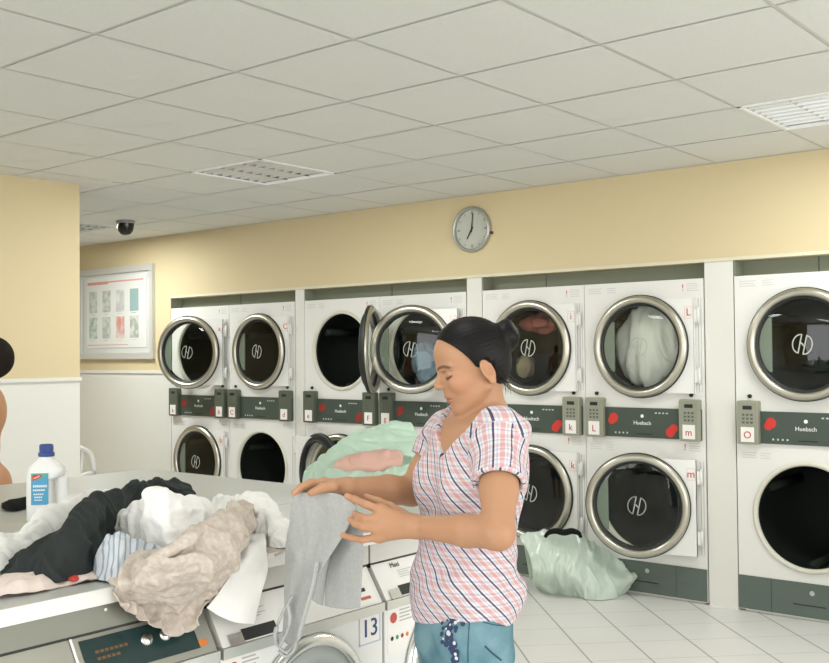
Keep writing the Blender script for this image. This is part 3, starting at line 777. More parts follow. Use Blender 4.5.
# ------------------------------------------------------------------ detergent bottle
def bottle():
    base = on_axis(47, 521, 2, 1.0)
    r = thing('detergent_bottle', 'white plastic detergent bottle with a blue cap on the counter', 'bottle', tuple(base), math.radians(YAW + 6))
    plastic = mat('white_bottle_plastic', (0.82, 0.82, 0.80), 0.35)
    # outline with handle opening, lofted as a rounded slab (x across the picture, y depth)
    s = 0.00303
    def px(x, y): return ((x - 47.5) * s, (519 - y) * s)
    outer = [px(*p) for p in ((29.5, 519), (28.5, 510), (28.5, 470), (31, 463), (38, 456), (40, 453.5), (54, 453.5), (57, 456), (62, 459), (66, 464), (67, 470), (67, 510), (66, 519))]
    bm_v, k = [], MB()
    # main tank (left) as a rounded-rectangle loft
    secs = [(0.0, -0.053, 0.052, 0.030), (0.006, -0.057, 0.056, 0.036), (0.040, -0.057, 0.056, 0.038), (0.052, -0.057, 0.024, 0.038), (0.056, -0.057, 0.020, 0.038), (0.122, -0.057, 0.020, 0.038), (0.130, -0.057, 0.024, 0.038), (0.142, -0.056, 0.056, 0.037), (0.162, -0.052, 0.053, 0.035), (0.178, -0.038, 0.036, 0.030), (0.190, -0.025, 0.022, 0.024), (0.200, -0.022, 0.019, 0.0205), (0.206, -0.022, 0.019, 0.0205)]
    n = 28
    for i, (z, xa, xb, ry) in enumerate(secs):
        for q in range(n):
            t = 2 * PI * q / n; ct_, st_ = math.cos(t), math.sin(t)
            e = 0.55 if i < 10 else 1.0
            bm_v.append(((xa + xb) / 2 + (xb - xa) / 2 * math.copysign(abs(ct_) ** e, ct_), ry * math.copysign(abs(st_) ** e, st_), z))
    fs = [(i*n+q, i*n+(q+1) % n, (i+1)*n+(q+1) % n, (i+1)*n+q) for i in range(len(secs)-1) for q in range(n)]
    fs += [tuple(range(n-1, -1, -1)), tuple(range((len(secs)-1)*n, len(secs)*n))]
    k.add(bm_v, fs, True); k.build('bottle_body', plastic, r)
    k = MB(); k.tube([(0.0455, 0, 0.036), (0.0455, 0, 0.055), (0.0458, 0, 0.09), (0.0455, 0, 0.125), (0.0445, 0, 0.148)], [0.0115, 0.0108, 0.0105, 0.0108, 0.0115], n=14, flat=1.7); k.build('handle', plastic, r)
    k = MB()
    cap = [(0.0235, 0.0), (0.0245, 0.006), (0.0235, 0.012), (0.020, 0.014), (0.0195, 0.034), (0.018, 0.037), (0.0, 0.037)]
    k.lathe([(a, b_ + 0.198) for a, b_ in cap], (-0.0015, 0, 0), axis=2, n=28)
    for q in range(20):
        t = 2 * PI * q / 20; k.box((-0.0015 + 0.0195*math.cos(t) - 0.001, 0.0195*math.sin(t) - 0.001, 0.214), (-0.0015 + 0.0195*math.cos(t) + 0.001, 0.0195*math.sin(t) + 0.001, 0.232))
    k.build('cap', mat('blue_cap', (0.025, 0.06, 0.25), 0.35), r)
    k = MB(); yl = -0.0392; lx = 0.009
    k.box((lx + -0.046, yl, 0.055), (lx + 0.004, yl + 0.004, 0.150)); lb = k.build('label', mat('sky_blue_label', (0.07, 0.33, 0.55), 0.4), r)
    k = MB(); k.add([(lx + -0.046, yl-0.0006, 0.150), (lx + -0.046, yl-0.0006, 0.128), (lx + -0.018, yl-0.0006, 0.134), (lx + 0.004, yl-0.0006, 0.146), (lx + 0.004, yl-0.0006, 0.150)], [(0,1,2,3,4)]); k.build('green_wave', mat('green_wave', (0.08, 0.40, 0.30), 0.4), lb)
    k = MB(); k.add([(lx + -0.043, yl-0.001, 0.145), (lx + -0.041, yl-0.001, 0.128), (lx + -0.030, yl-0.001, 0.132), (lx + -0.012, yl-0.001, 0.142), (lx + -0.020, yl-0.001, 0.147)], [(0,1,2,3,4)]); k.build('red_badge', red, lb)
    k = MB(); k.add([(lx + -0.038, yl-0.0014, 0.136), (lx + -0.037, yl-0.0014, 0.134), (lx + -0.020, yl-0.0014, 0.1415), (lx + -0.021, yl-0.0014, 0.1435)], [(0,1,2,3)])
    for z, xa, xb, h in ((0.108, -0.040, -0.004, 0.007), (0.097, -0.040, -0.008, 0.005), (0.085, -0.038, -0.012, 0.004), (0.076, -0.036, -0.016, 0.004), (0.068, -0.036, -0.012, 0.003)):
        for x in np.arange(xa, xb, 0.006): k.box((lx + x, yl - 0.001, z), (lx + x + 0.0042, yl, z + h))
    k.build('label_print', white_ink, lb)
bottle()

# ------------------------------------------------------------------ cloth
def cr(P, t):
    """Catmull-Rom through the points of P (n, 3) at parameters t in [0, n-1]"""
    n = len(P); i = np.clip(np.floor(t).astype(int), 0, n - 2); u = (t - i)[:, None]
    p1, p2 = P[i], P[i + 1]
    p0 = np.where((i > 0)[:, None], P[np.maximum(i - 1, 0)], 2 * p1 - p2)
    p3 = np.where((i < n - 2)[:, None], P[np.minimum(i + 2, n - 1)], 2 * p2 - p1)
    return 0.5 * (2*p1 + (p2 - p0)*u + (2*p0 - 5*p1 + 4*p2 - p3)*u**2 + (3*p1 - p0 - 3*p2 + p3)*u**3)
def lattice(rows, nu, nv):
    R = [np.array(r, float) for r in rows]
    A = np.array([cr(r, np.linspace(0, len(r) - 1, nu)) for r in R])
    return np.array([cr(A[:, q], np.linspace(0, len(rows) - 1, nv)) for q in range(nu)]).transpose(1, 0, 2)
def folds(G, amp, ang, fa, fb, seed, warp=0.5, edge=0.15, rid=0.65):
    """displace a (nv, nu, 3) sheet along its normals by ridged, stretched noise; ang: direction ACROSS the folds in the picture"""
    nv, nu = G.shape[:2]
    du = np.gradient(G, axis=1); dv = np.gradient(G, axis=0)
    N = np.cross(du, dv); N /= np.linalg.norm(N, axis=2, keepdims=True) + 1e-9
    if (N @ -FH).mean() < 0: N = -N
    ca, sa = math.cos(math.radians(ang)), math.sin(math.radians(ang))
    A = RH * ca + np.array([0, 0, 1.0]) * sa - FH * 0.35 * sa
    B = -RH * sa + np.array([0, 0, 1.0]) * ca - FH * 0.35 * ca
    out = G.copy()
    for j in range(nv):
        for i in range(nu):
            p = G[j, i]; a, b_, c_ = p @ A, p @ B, p @ FH
            w1 = mnoise.noise(Vector((a * 5 + seed, b_ * 5, c_ * 5))); w2 = mnoise.noise(Vector((a * 5, b_ * 5 + seed + 9.3, c_ * 5)))
            aa, bb = a + warp * 0.10 * w1, b_ + warp * 0.10 * w2
            q = Vector((aa * fa * 1.5 + seed * 3.1, bb * fb * 1.5, c_ * fa * 0.7))
            r1 = max(0.0, 1 - abs(mnoise.noise(q)) * 3.0); r2 = max(0.0, 1 - abs(mnoise.noise(Vector(((aa * 0.80 - bb * 0.60) * fa * 1.15 + 3.3, (aa * 0.60 + bb * 0.80) * fb * 1.3, c_ * fa * 0.5 + seed)))) * 3.0)
            r3 = max(0.0, 1 - abs(mnoise.noise(q * 3.1 + Vector((7.7, 3.1, seed)))) * 2.6)
            n3 = mnoise.noise(q * 0.45 + Vector((2.2, 9.1, seed))); n4 = mnoise.noise(q * 1.3 + Vector((4.2, 1.1, seed)))
            h = rid * (1.5 * r1 ** 1.4 + 1.0 * r2 ** 1.4 + 0.3 * r3 - 0.8) + n3 * 0.75 + n4 * 0.4
            out[j, i] = p + N[j, i] * amp * h
    return out
def sheet(G, name, material, parent=None, thick=0.004, origin=None):
    nv, nu = G.shape[:2]
    o0 = np.array(origin) if origin is not None else np.array([G[..., 0].mean(), G[..., 1].mean(), G[..., 2].min()])
    V = (G - (o0 if parent is None else 0)).reshape(-1, 3)
    k = MB(); k.add(V, [(j*nu+i, j*nu+i+1, (j+1)*nu+i+1, (j+1)*nu+i) for j in range(nv-1) for i in range(nu-1)], True)
    o = k.build(name, material, parent, tuple(o0) if parent is None else (0, 0, 0))
    uv = o.data.uv_layers.new(name='UVMap')
    us = np.linspace(0, 1, nu); vs_ = np.linspace(0, 1, nv)
    li = np.empty(len(o.data.loops), dtype=np.int32); o.data.loops.foreach_get('vertex_index', li)
    uvs = np.stack([us[li % nu], vs_[li // nu]], 1).astype(np.float32)
    uv.data.foreach_set('uv', uvs.ravel())
    if thick:
        md = o.modifiers.new('thickness', 'SOLIDIFY'); md.thickness = thick; md.offset = 0
    md = o.modifiers.new('smooth', 'SUBSURF'); md.levels = 0; md.render_levels = 1
    return o
def mound(name, label, cat, material, cols, hb=0.004, delta=0.14, back=0.12, amp=0.010, ang=20, fa=9, fb=4, seed=1, nu=70, nv=46, group='laundry heaped on the folding counter', bulge=0.3, warp=0.5, backz=1.004):
    bot, m1, m2, top, bk = [], [], [], [], []
    for c_ in cols:
        xb, yb, xt, yt = c_[:4]; hbb = c_[4] if len(c_) > 4 else hb
        P = on_axis(xb, yb, 2, KZ + hbb); d = P @ FH
        P4 = at_d(xt, yt, d + delta)
        a = at_d(xb + (xt - xb) * 0.35, yb + (yt - yb) * 0.42, d + delta * bulge * 0.6)
        b_ = at_d(xb + (xt - xb) * 0.72, yb + (yt - yb) * 0.80, d + delta * (bulge + 0.25))
        Q = P4 + (P4 - CAMP) / np.linalg.norm((P4 - CAMP)[:2]) * back; Q[2] = backz
        bot.append(P); m1.append(a); m2.append(b_); top.append(P4); bk.append(Q)
    mid = [0.5 * (t + q) + np.array([0, 0, 0.25 * (t[2] - q[2])]) for t, q in zip(top, bk)]
    G = lattice([bot, m1, m2, top, mid, bk], int(nu * 1.6), int(nv * 1.7))
    G = folds(G, amp, ang, fa, fb, seed, warp)
    G[..., 2] = np.maximum(G[..., 2], KZ + 0.003)
    o = sheet(G, name, material)
    return tag(o, label, cat, group)

white_cloth = mat('white_cotton', (0.88, 0.87, 0.85), 0.9, spec=0.1, bump=(350, 0.12))
white_terry = mat('white_terry', (0.88, 0.87, 0.86), 0.95, spec=0.1, bump=(260, 0.25))
charcoal = mat('charcoal_cloth', (0.030, 0.036, 0.036), 0.85, spec=0.15, bump=(300, 0.15))
black_cloth = mat('black_cloth', (0.012, 0.012, 0.012), 0.9, spec=0.1)
pinkish = mat('pale_pink_cloth', (0.70, 0.60, 0.55), 0.9, spec=0.1, bump=(300, 0.12))
beige = mat('beige_print_cloth', (0.50, 0.43, 0.37), 0.85, spec=0.1, bump=(300, 0.1), blotch=(75, (0.60, 0.54, 0.485), 0.85))
red_cloth = mat('red_cloth', (0.62, 0.06, 0.04), 0.85)
grey_knit = mat('pale_grey_knit', (0.42, 0.43, 0.42), 0.95, spec=0.05, bump=(420, 0.3), blotch=(160, (0.46, 0.47, 0.46), 0.8))
def stripe_mat():
    mt = bpy.data.materials.new('blue_grey_striped_cloth'); mt.use_nodes = True
    nt = mt.node_tree; b_ = nt.nodes['Principled BSDF']; b_.inputs['Roughness'].default_value = 0.9
    uv = nt.nodes.new('ShaderNodeUVMap'); mp = nt.nodes.new('ShaderNodeMapping'); mp.inputs['Rotation'].default_value = (0, 0, math.radians(8)); mp.inputs['Scale'].default_value = (14, 3.5, 1)
    wv = nt.nodes.new('ShaderNodeTexWave'); wv.inputs['Scale'].default_value = 0.34; wv.inputs['Distortion'].default_value = 0.6; wv.bands_direction = 'X'
    rp = nt.nodes.new('ShaderNodeValToRGB'); rp.color_ramp.elements[0].position = 0.72; rp.color_ramp.elements[1].position = 0.86
    rp.color_ramp.elements[0].color = (0.58, 0.62, 0.66, 1); rp.color_ramp.elements[1].color = (0.28, 0.33, 0.40, 1)
    K = nt.links.new; K(uv.outputs[0], mp.inputs[0]); K(mp.outputs[0], wv.inputs[0]); K(wv.outputs[0], rp.inputs[0]); K(rp.outputs[0], b_.inputs['Base Color'])
    return mt
striped = stripe_mat()

mound('white_shirt', 'crumpled white shirt heaped behind the charcoal trousers at the left', 'shirt', white_cloth,
      [(-30, 578, -30, 545), (0, 573, 0, 533), (22, 565, 20, 531), (45, 552, 41, 511), (68, 540, 62, 500), (92, 525, 89, 491), (112, 516, 113, 490), (135, 508, 132, 492)], delta=0.20, back=0.10, amp=0.010, ang=55, fa=18, fb=5, seed=2)
mound('charcoal_trousers', 'charcoal grey trousers lying diagonally across the laundry heap', 'trousers', charcoal,
      [(2, 578, 3, 575, .02), (18, 582, 16, 564, .01), (40, 586, 33, 550, .008), (67, 581, 61, 523, .01), (92, 570, 78, 507, .015), (104, 545, 94, 496, .03), (117, 528, 120, 488.5, .04), (137, 508, 147, 480.5, .05), (160, 496, 171, 479.5, .05), (178, 496, 187, 486, .05), (194, 500, 195, 495, .05)],
      delta=0.13, back=0.10, amp=0.013, ang=48, fa=14, fb=3.6, seed=5, nu=100)
mound('white_towel', 'bright white towel bundled on top of the laundry heap', 'towel', white_terry,
      [(117, 530, 116, 526, .04), (124, 540, 121, 512, .03), (140, 552, 142, 503, .02), (152, 557, 148, 492, .02), (165, 559, 165, 486.5, .02), (178, 558, 176, 496, .02), (195, 553, 190, 496.5, .02), (208, 547, 207, 504, .02), (219, 538, 218, 518, .03), (223, 530, 222, 527, .04)],
      delta=0.13, back=0.10, amp=0.012, ang=78, fa=14, fb=3.5, seed=8, nu=80)
mound('striped_shirt', 'blue-grey striped shirt tucked under the white towel', 'shirt', striped,
      [(91, 574, 92, 570), (100, 580, 103, 540), (115, 582, 116, 534), (130, 581, 128, 538), (147, 580, 146, 545), (165, 572, 165, 552), (172, 566, 172, 560)], delta=0.09, back=0.06, amp=0.007, ang=15, fa=14, fb=7, seed=11)
mound('white_blouse', 'crumpled white blouse at the right end of the laundry heap', 'blouse', white_cloth,
      [(212, 530, 212, 500), (225, 536, 226, 497), (240, 541, 240, 494), (262, 546, 263, 497), (276, 548, 275, 514), (287, 547, 288, 522), (292, 543, 292, 530)], delta=0.13, back=0.10, amp=0.012, ang=35, fa=20, fb=6, seed=14)
mound('pale_pink_garment', 'pale pink garment lying flat at the counter\'s front left edge', 'garment', pinkish,
      [(-30, 606, -30, 585), (0, 597, 0, 578), (25, 594, 22, 575), (47, 590, 46, 576), (62, 586, 60, 578), (80, 583, 78, 574), (97, 580, 96, 572)], delta=0.05, back=0.06, amp=0.007, ang=40, fa=14, fb=7, seed=17)
mound('red_cloth', 'small scrap of red cloth peeking out under the charcoal trousers', 'cloth', red_cloth,
      [(68, 580, 68, 577, .012), (74, 581, 74, 576, .012), (80, 579, 80, 576, .012)], delta=0.03, back=0.03, amp=0.002, seed=3, nu=16, nv=14, backz=1.012)
mound('black_cloth', 'small black cloth lying beside the detergent bottle', 'cloth', black_cloth,
      [(2, 509, 2, 506.5), (10, 511, 9, 501), (20, 510, 19, 499.5), (30, 507, 30, 497), (40, 504, 41, 498)], delta=0.06, back=0.08, amp=0.004, seed=4, nu=30, nv=20)

def X(px, py, x): return on_axis(px, py, 0, x)
def Z(px, py, h): return on_axis(px, py, 2, KZ + h)
def drape(name, label, cat, material, rows, amp, ang, fa, fb, seed, nu=70, nv=60, group='laundry heaped on the folding counter'):
    G = lattice(rows, int(nu * 1.4), int(nv * 1.4)); G = folds(G, amp, ang, fa, fb, seed)
    # stay outside the counter and the washers
    front = G[..., 2] < KZ + 0.004
    G[..., 0] = np.where(front, np.maximum(G[..., 0], np.where(G[..., 2] > 0.93, KX + 0.006, KX + 0.006 + (0.93 - np.minimum(G[..., 2], 0.93)) * 0.62)), G[..., 0])
    o = sheet(G, name, material, None); return tag(o, label, cat, group)
drape('beige_garment', 'beige patterned garment spilling from the heap over the counter edge', 'garment', beige,
      [[X(128, 604, -1.90), X(131, 613, -1.895), X(152, 624, -1.89), X(170, 634, -1.885), X(190, 630, -1.885), X(199, 612, -1.885), X(210, 603, -1.885)],
       [X(118, 591, -1.912), X(126, 598, -1.91), X(147, 604, -1.905), X(170, 610, -1.90), X(192, 606, -1.90), X(205, 598, -1.90), X(221, 590, -1.90)],
       [Z(107, 581, .012), Z(122, 583, .022), Z(145, 583, .03), Z(170, 580, .035), Z(195, 576, .04), Z(215, 570, .04), Z(238, 560, .03)],
       [Z(118, 573, .03), Z(135, 569, .045), Z(155, 564, .06), Z(178, 558, .07), Z(205, 548, .085), Z(228, 540, .08), Z(252, 532, .06)],
       [Z(140, 560, .05), Z(155, 556, .07), Z(172, 548, .09), Z(193, 536, .11), Z(214, 520, .12), Z(232, 507, .125), Z(252, 508, .11)],
       [Z(150, 562, .03), Z(164, 557, .05), Z(182, 548, .06), Z(204, 536, .07), Z(224, 526, .07), Z(243, 522, .06), Z(260, 520, .05)],
       [Z(156, 560, .004), Z(170, 556, .004), Z(188, 550, .004), Z(208, 543, .004), Z(228, 538, .004), Z(246, 533, .004), Z(262, 530, .004)]],
      0.019, 60, 15, 1.5, 21, nu=110, nv=90)
drape('white_pillowcase', 'flat white cloth hanging over the counter edge at the heap\'s right end', 'cloth', white_cloth,
      [[X(206, 608, -1.875), X(222, 618, -1.87), X(238, 623, -1.868), X(255, 624, -1.868)],
       [X(217, 594, -1.885), X(230, 601, -1.88), X(246, 602, -1.878), X(261, 596, -1.878)],
       [X(229, 575, -1.905), X(240, 578, -1.90), X(254, 577, -1.90), X(268, 570, -1.90)],
       [Z(236, 558, .010), Z(246, 558, .010), Z(256, 555, .010), Z(266, 550, .010)],
       [Z(242, 541, .03), Z(250, 540, .03), Z(258, 538, .03), Z(265, 536, .03)],
       [Z(246, 530, .004), Z(252, 529, .004), Z(258, 528, .004), Z(263, 527, .004)]], 0.004, 20, 5, 2.5, 31, nu=40, nv=50)

# ------------------------------------------------------------------ mint bag with pink clothes on the counter
def bag_mat(name, color, tr=0.35):
    mt = bpy.data.materials.new(name); mt.use_nodes = True; nt = mt.node_tree; nt.nodes.clear()
    out = nt.nodes.new('ShaderNodeOutputMaterial'); a = nt.nodes.new('ShaderNodeBsdfDiffuse'); t_ = nt.nodes.new('ShaderNodeBsdfTranslucent')
    g_ = nt.nodes.new('ShaderNodeBsdfGlossy'); m1 = nt.nodes.new('ShaderNodeMixShader'); m2 = nt.nodes.new('ShaderNodeMixShader'); m3 = nt.nodes.new('ShaderNodeMixShader'); tp = nt.nodes.new('ShaderNodeBsdfTransparent')
    a.inputs[0].default_value = (*color, 1); t_.inputs[0].default_value = (*color, 1); g_.inputs['Roughness'].default_value = 0.28
    m1.inputs[0].default_value = 0.4; m2.inputs[0].default_value = 0.07; m3.inputs[0].default_value = tr
    K = nt.links.new; K(a.outputs[0], m1.inputs[1]); K(t_.outputs[0], m1.inputs[2]); K(m1.outputs[0], m3.inputs[1]); K(tp.outputs[0], m3.inputs[2])
    K(m3.outputs[0], m2.inputs[1]); K(g_.outputs[0], m2.inputs[2]); K(m2.outputs[0], out.inputs[0])
    return mt
mint = bag_mat('mint_plastic_film', (0.72, 0.88, 0.76), 0.22)
pale_mint = bag_mat('pale_mint_plastic_film', (0.80, 0.89, 0.81), 0.12)
rose = mat('rose_cloth', (0.66, 0.41, 0.34), 0.9, spec=0.1, bump=(250, 0.15))

bagr = thing('plastic_bag', 'open mint green plastic bag of pink laundry on the counter behind the woman\'s arm', 'plastic bag', tuple(on_axis(362, 492, 2, KZ)))
b0 = np.array(bagr.location)
def bag_part(name, rows, amp, ang, fa, fb, seed, material, nu=60, nv=40, parent=bagr, org=b0, thick=0.002):
    G = lattice(rows, nu, nv); G = folds(G, amp, ang, fa, fb, seed)
    G[..., 2] = np.maximum(G[..., 2], KZ + 0.003 if org is b0 else 0.003)
    return sheet(G - org, name, material, parent, thick)
d0 = float(b0 @ FH)
def D(px, py, dd): return at_d(px, py, d0 + dd)
bag_part('bag_back', [
    [D(308, 480, -.02), D(335, 466, -.01), D(365, 459, .0), D(395, 455, .0), D(412, 456, .0), D(426, 470, -.02)],
    [D(305, 473, .03), D(331, 452, .05), D(363, 440, .07), D(396, 434, .08), D(416, 441, .07), D(427, 462, .03)],
    [D(306, 470, .06), D(334, 444, .09), D(367, 428, .12), D(401, 421, .13), D(416, 430, .12), D(427, 458, .07)],
    [D(308, 474, .09), D(335, 450, .14), D(367, 436, .19), D(401, 430, .20), D(416, 440, .17), D(428, 462, .09)],
    [D(309, 486, .10), D(336, 480, .16), D(367, 478, .22), D(400, 478, .22), D(416, 480, .19), D(428, 486, .10)]],
    0.009, 70, 20, 3, 41, mint, 90, 60)
bag_part('bag_front', [
    [D(306, 492, -.06), D(325, 496, -.09), D(355, 499, -.10), D(385, 500, -.10), D(408, 497, -.09), D(426, 488, -.05)],
    [D(303, 484, -.07), D(325, 484, -.10), D(355, 486, -.12), D(385, 486, -.12), D(409, 482, -.10), D(428, 474, -.05)],
    [D(305, 473, -.03), D(325, 470, -.06), D(345, 471, -.08), D(378, 472, -.08), D(406, 466, -.06), D(427, 460, -.01)],
    [D(308, 476, .0), D(327, 472, -.02), D(346, 473, -.04), D(378, 473, -.04), D(405, 468, -.02), D(426, 464, .0)]],
    0.007, 20, 14, 7, 43, mint, 90, 50)
G = lattice([
    [D(330, 474, -.04), D(350, 477, -.05), D(375, 477, -.05), D(400, 474, -.04)],
    [D(334, 465, -.03), D(352, 465, -.035), D(376, 464, -.035), D(403, 460, -.03)],
    [D(338, 460, .0), D(355, 456, .01), D(378, 452, .01), D(402, 452, .0)],
    [D(340, 462, .03), D(356, 458, .05), D(378, 455, .05), D(400, 455, .03)],
    [D(342, 480, .04), D(356, 484, .06), D(378, 484, .06), D(398, 482, .04)]], 50, 36)
G = folds(G, 0.007, 75, 16, 8, 47)
tag(sheet(G, 'pink_garment', rose), 'folded pink garment inside the open mint bag', 'garment')

# ------------------------------------------------------------------ pale mint bag on the floor by the dryers
fb_ = on_axis(575, 597, 2, 0.0)
fbag = thing('laundry_bag', 'pale mint plastic bag with dark handles on the floor before the dryers', 'plastic bag', tuple(fb_))
df = float(fb_ @ FH)
def DF(px, py, dd): return at_d(px, py, df + dd)
def ZF(px, py): return on_axis(px, py, 2, 0.004)
rows_f = [
    [ZF(535, 588), ZF(545, 592), ZF(560, 594), ZF(575, 597), ZF(592, 600), ZF(612, 599), ZF(630, 590), ZF(638, 582)],
    [DF(533, 572, -.04), DF(543, 574, -.05), DF(559, 576, -.06), DF(575, 578, -.07), DF(592, 582, -.07), DF(612, 584, -.05), DF(630, 580, .01), DF(637, 576, .04)],
    [DF(528, 552, .05), DF(540, 552, .02), DF(557, 554, .0), DF(574, 556, .0), DF(590, 562, .02), DF(608, 568, .06), DF(626, 572, .08), DF(634, 571, .10)],
    [DF(520, 538, .12), DF(536, 537, .10), DF(555, 538, .09), DF(572, 539, .09), DF(588, 543, .10), DF(606, 555, .13), DF(623, 562, .13), DF(633, 565, .14)],
    [DF(522, 534, .16), DF(537, 532, .15), DF(555, 533, .15), DF(572, 533, .15), DF(588, 539, .15), DF(606, 553, .16), DF(623, 561, .17), DF(632, 566, .17)],
    [DF(524, 546, .20), DF(538, 548, .20), DF(555, 549, .20), DF(572, 550, .20), DF(587, 556, .20), DF(604, 568, .20), DF(621, 574, .20), DF(630, 576, .20)],
    [DF(530, 580, .22), DF(541, 582, .22), DF(557, 584, .22), DF(573, 586, .22), DF(590, 588, .22), DF(606, 588, .22), DF(622, 586, .22), DF(632, 580, .22)]]
G = lattice(rows_f, 110, 80); G = folds(G, 0.015, 8, 8, 1.8, 53, 0.5)
G[..., 2] = np.maximum(G[..., 2], 0.004); G[..., 1] = np.minimum(G[..., 1], WY - 0.02)
sheet(G - fb_, 'bag_body', pale_mint, fbag, 0.002)
k = MB()
pts = [DF(545, 537, .06), DF(549, 532.5, .05), DF(556, 531, .05), DF(564, 532.5, .05), DF(572, 531, .05), DF(578, 533, .05), DF(581, 537, .06)]
P = cr(np.array([p - fb_ for p in pts]), np.linspace(0, 6, 30))
k.tube(list(P), [0.010 + 0.010 * math.sin(PI * i / 29) for i in range(30)], n=10); k.build('handle', black_cloth, fbag)

# ------------------------------------------------------------------ laundry inside the dryers
def drum_load(stack_x, zc, name, label, cat, material, parts, seed):
    """a crumpled load lying against the glass: parts = list of (x, z, rx, rz, y)"""
    vs = []
    root = None
    for q, (x, z, rx, rz, y, ry) in enumerate(parts):
        k = MB(); k.sphere((0, 0, 0), (rx, ry, rz), 56, 36)
        out = []
        for v in k.v:
            p = Vector(v); n_ = p.normalized() if p.length else Vector((0, 0, 1))
            h = 1 - abs(mnoise.noise(Vector((p.x * 12 + seed + q, p.y * 12, p.z * 3.2)))) * 2.2
            h += 0.5 * (1 - abs(mnoise.noise(Vector((p.x * 19 + seed, p.y * 19 + q, p.z * 6)))) * 2.2)
            out.append(p + n_ * 0.028 * (h - 0.6))
        k.v = [tuple(a + Vector((x, y, z)) for a in ()) or (o_.x + x, o_.y + y, o_.z + z) for o_ in out]
        # keep inside the drum
        kv = []
        for (a, b_, c_) in k.v:
            rr = math.hypot(a, c_); s_ = min(1.0, 0.272 / rr) if rr > 1e-6 else 1
            kv.append((a * s_, max(b_, 0.050), c_ * s_))
        k.v = kv
        o = k.build(name if root is None else 'cloth_fold', material, root, (stack_x + CXD, WY, zc) if root is None else (0, 0, 0))
        if root is None: root = o
    return tag(root, label, cat, 'laundry in the dryer drums')
white_load = mat('white_laundry', (0.80, 0.80, 0.76), 0.9, spec=0.1)
drum_load(STACKS[5], ZU, 'white_laundry', 'white laundry pressed against the upper glass of the dryer lettered L', 'laundry', white_load,
          [(-0.035, 0.0, 0.215, 0.265, 0.155, 0.090), (0.09, 0.05, 0.13, 0.19, 0.155, 0.085)], 3)
drum_load(STACKS[3], ZU, 'blue_laundry', 'pale blue clothes inside the ajar dryer beside the woman\'s face', 'laundry', mat('blue_laundry_cloth', (0.20, 0.30, 0.40), 0.9),
          [(-0.13, -0.09, 0.10, 0.10, 0.20, 0.10), (-0.02, -0.19, 0.16, 0.08, 0.20, 0.11), (-0.16, -0.01, 0.06, 0.06, 0.22, 0.08)], 6)
drum_load(STACKS[4], ZU, 'red_crumpled_form', 'dull red crumpled form at the drum top of the dryer lettered i', 'laundry', mat('dull_red_form', (0.42, 0.13, 0.12), 0.9),
          [(-0.04, 0.17, 0.17, 0.055, 0.20, 0.09)], 9)  # crumpled dull red form giving the reddish band behind the glass
drum_load(STACKS[4], ZU, 'cream_laundry', 'cream cloth low in the drum of the dryer lettered i', 'laundry', mat('cream_laundry_cloth', (0.45, 0.36, 0.24), 0.9),
          [(-0.19, -0.13, 0.055, 0.07, 0.20, 0.08)], 12)

# ------------------------------------------------------------------ white plastic chair beyond the counter
def plastic_chair(loc, rz):
    pl = mat('white_chair_plastic', (0.80, 0.80, 0.77), 0.4)
    r = thing('plastic_chair', 'white plastic chair barely showing beyond the counter\'s far corner', 'chair', loc, rz)
    k = MB(); k.bevbox((-0.22, -0.22, 0.42), (0.22, 0.22, 0.45), 0.06, axis=2); k.build('seat', pl, r)
    for a in (-1, 1):
        for b_ in (-1, 1):
            k = MB(); k.tube([(a * 0.19, b_ * 0.19, 0.43), (a * 0.23, b_ * 0.24, 0.0)], [0.026, 0.02], n=8); k.build('leg', pl, r)
    k = MB()
    # backrest: arched frame with slats
    arch = [(-0.21, 0.20, 0.44), (-0.22, 0.25, 0.62), (-0.19, 0.285, 0.77), (-0.10, 0.30, 0.825), (0.0, 0.302, 0.835), (0.10, 0.30, 0.825), (0.19, 0.285, 0.77), (0.22, 0.25, 0.62), (0.21, 0.20, 0.44)]
    P = cr(np.array(arch), np.linspace(0, 8, 40)); k.tube(list(P), 0.02, n=8)
    for x in (-0.12, -0.06, 0.0, 0.06, 0.12): k.tube([(x, 0.20, 0.44), (x, 0.25, 0.62), (x, 0.297, 0.815)], 0.014, n=6)
    k.build('backrest', pl, r)
    for a in (-1, 1):
        k = MB(); k.tube([(a * 0.23, -0.20, 0.43), (a * 0.24, -0.19, 0.64), (a * 0.24, 0.05, 0.66), (a * 0.22, 0.26, 0.65)], 0.018, n=8); k.build('armrest', pl, r)
plastic_chair((-6.66, 3.99, 0), math.radians(35))
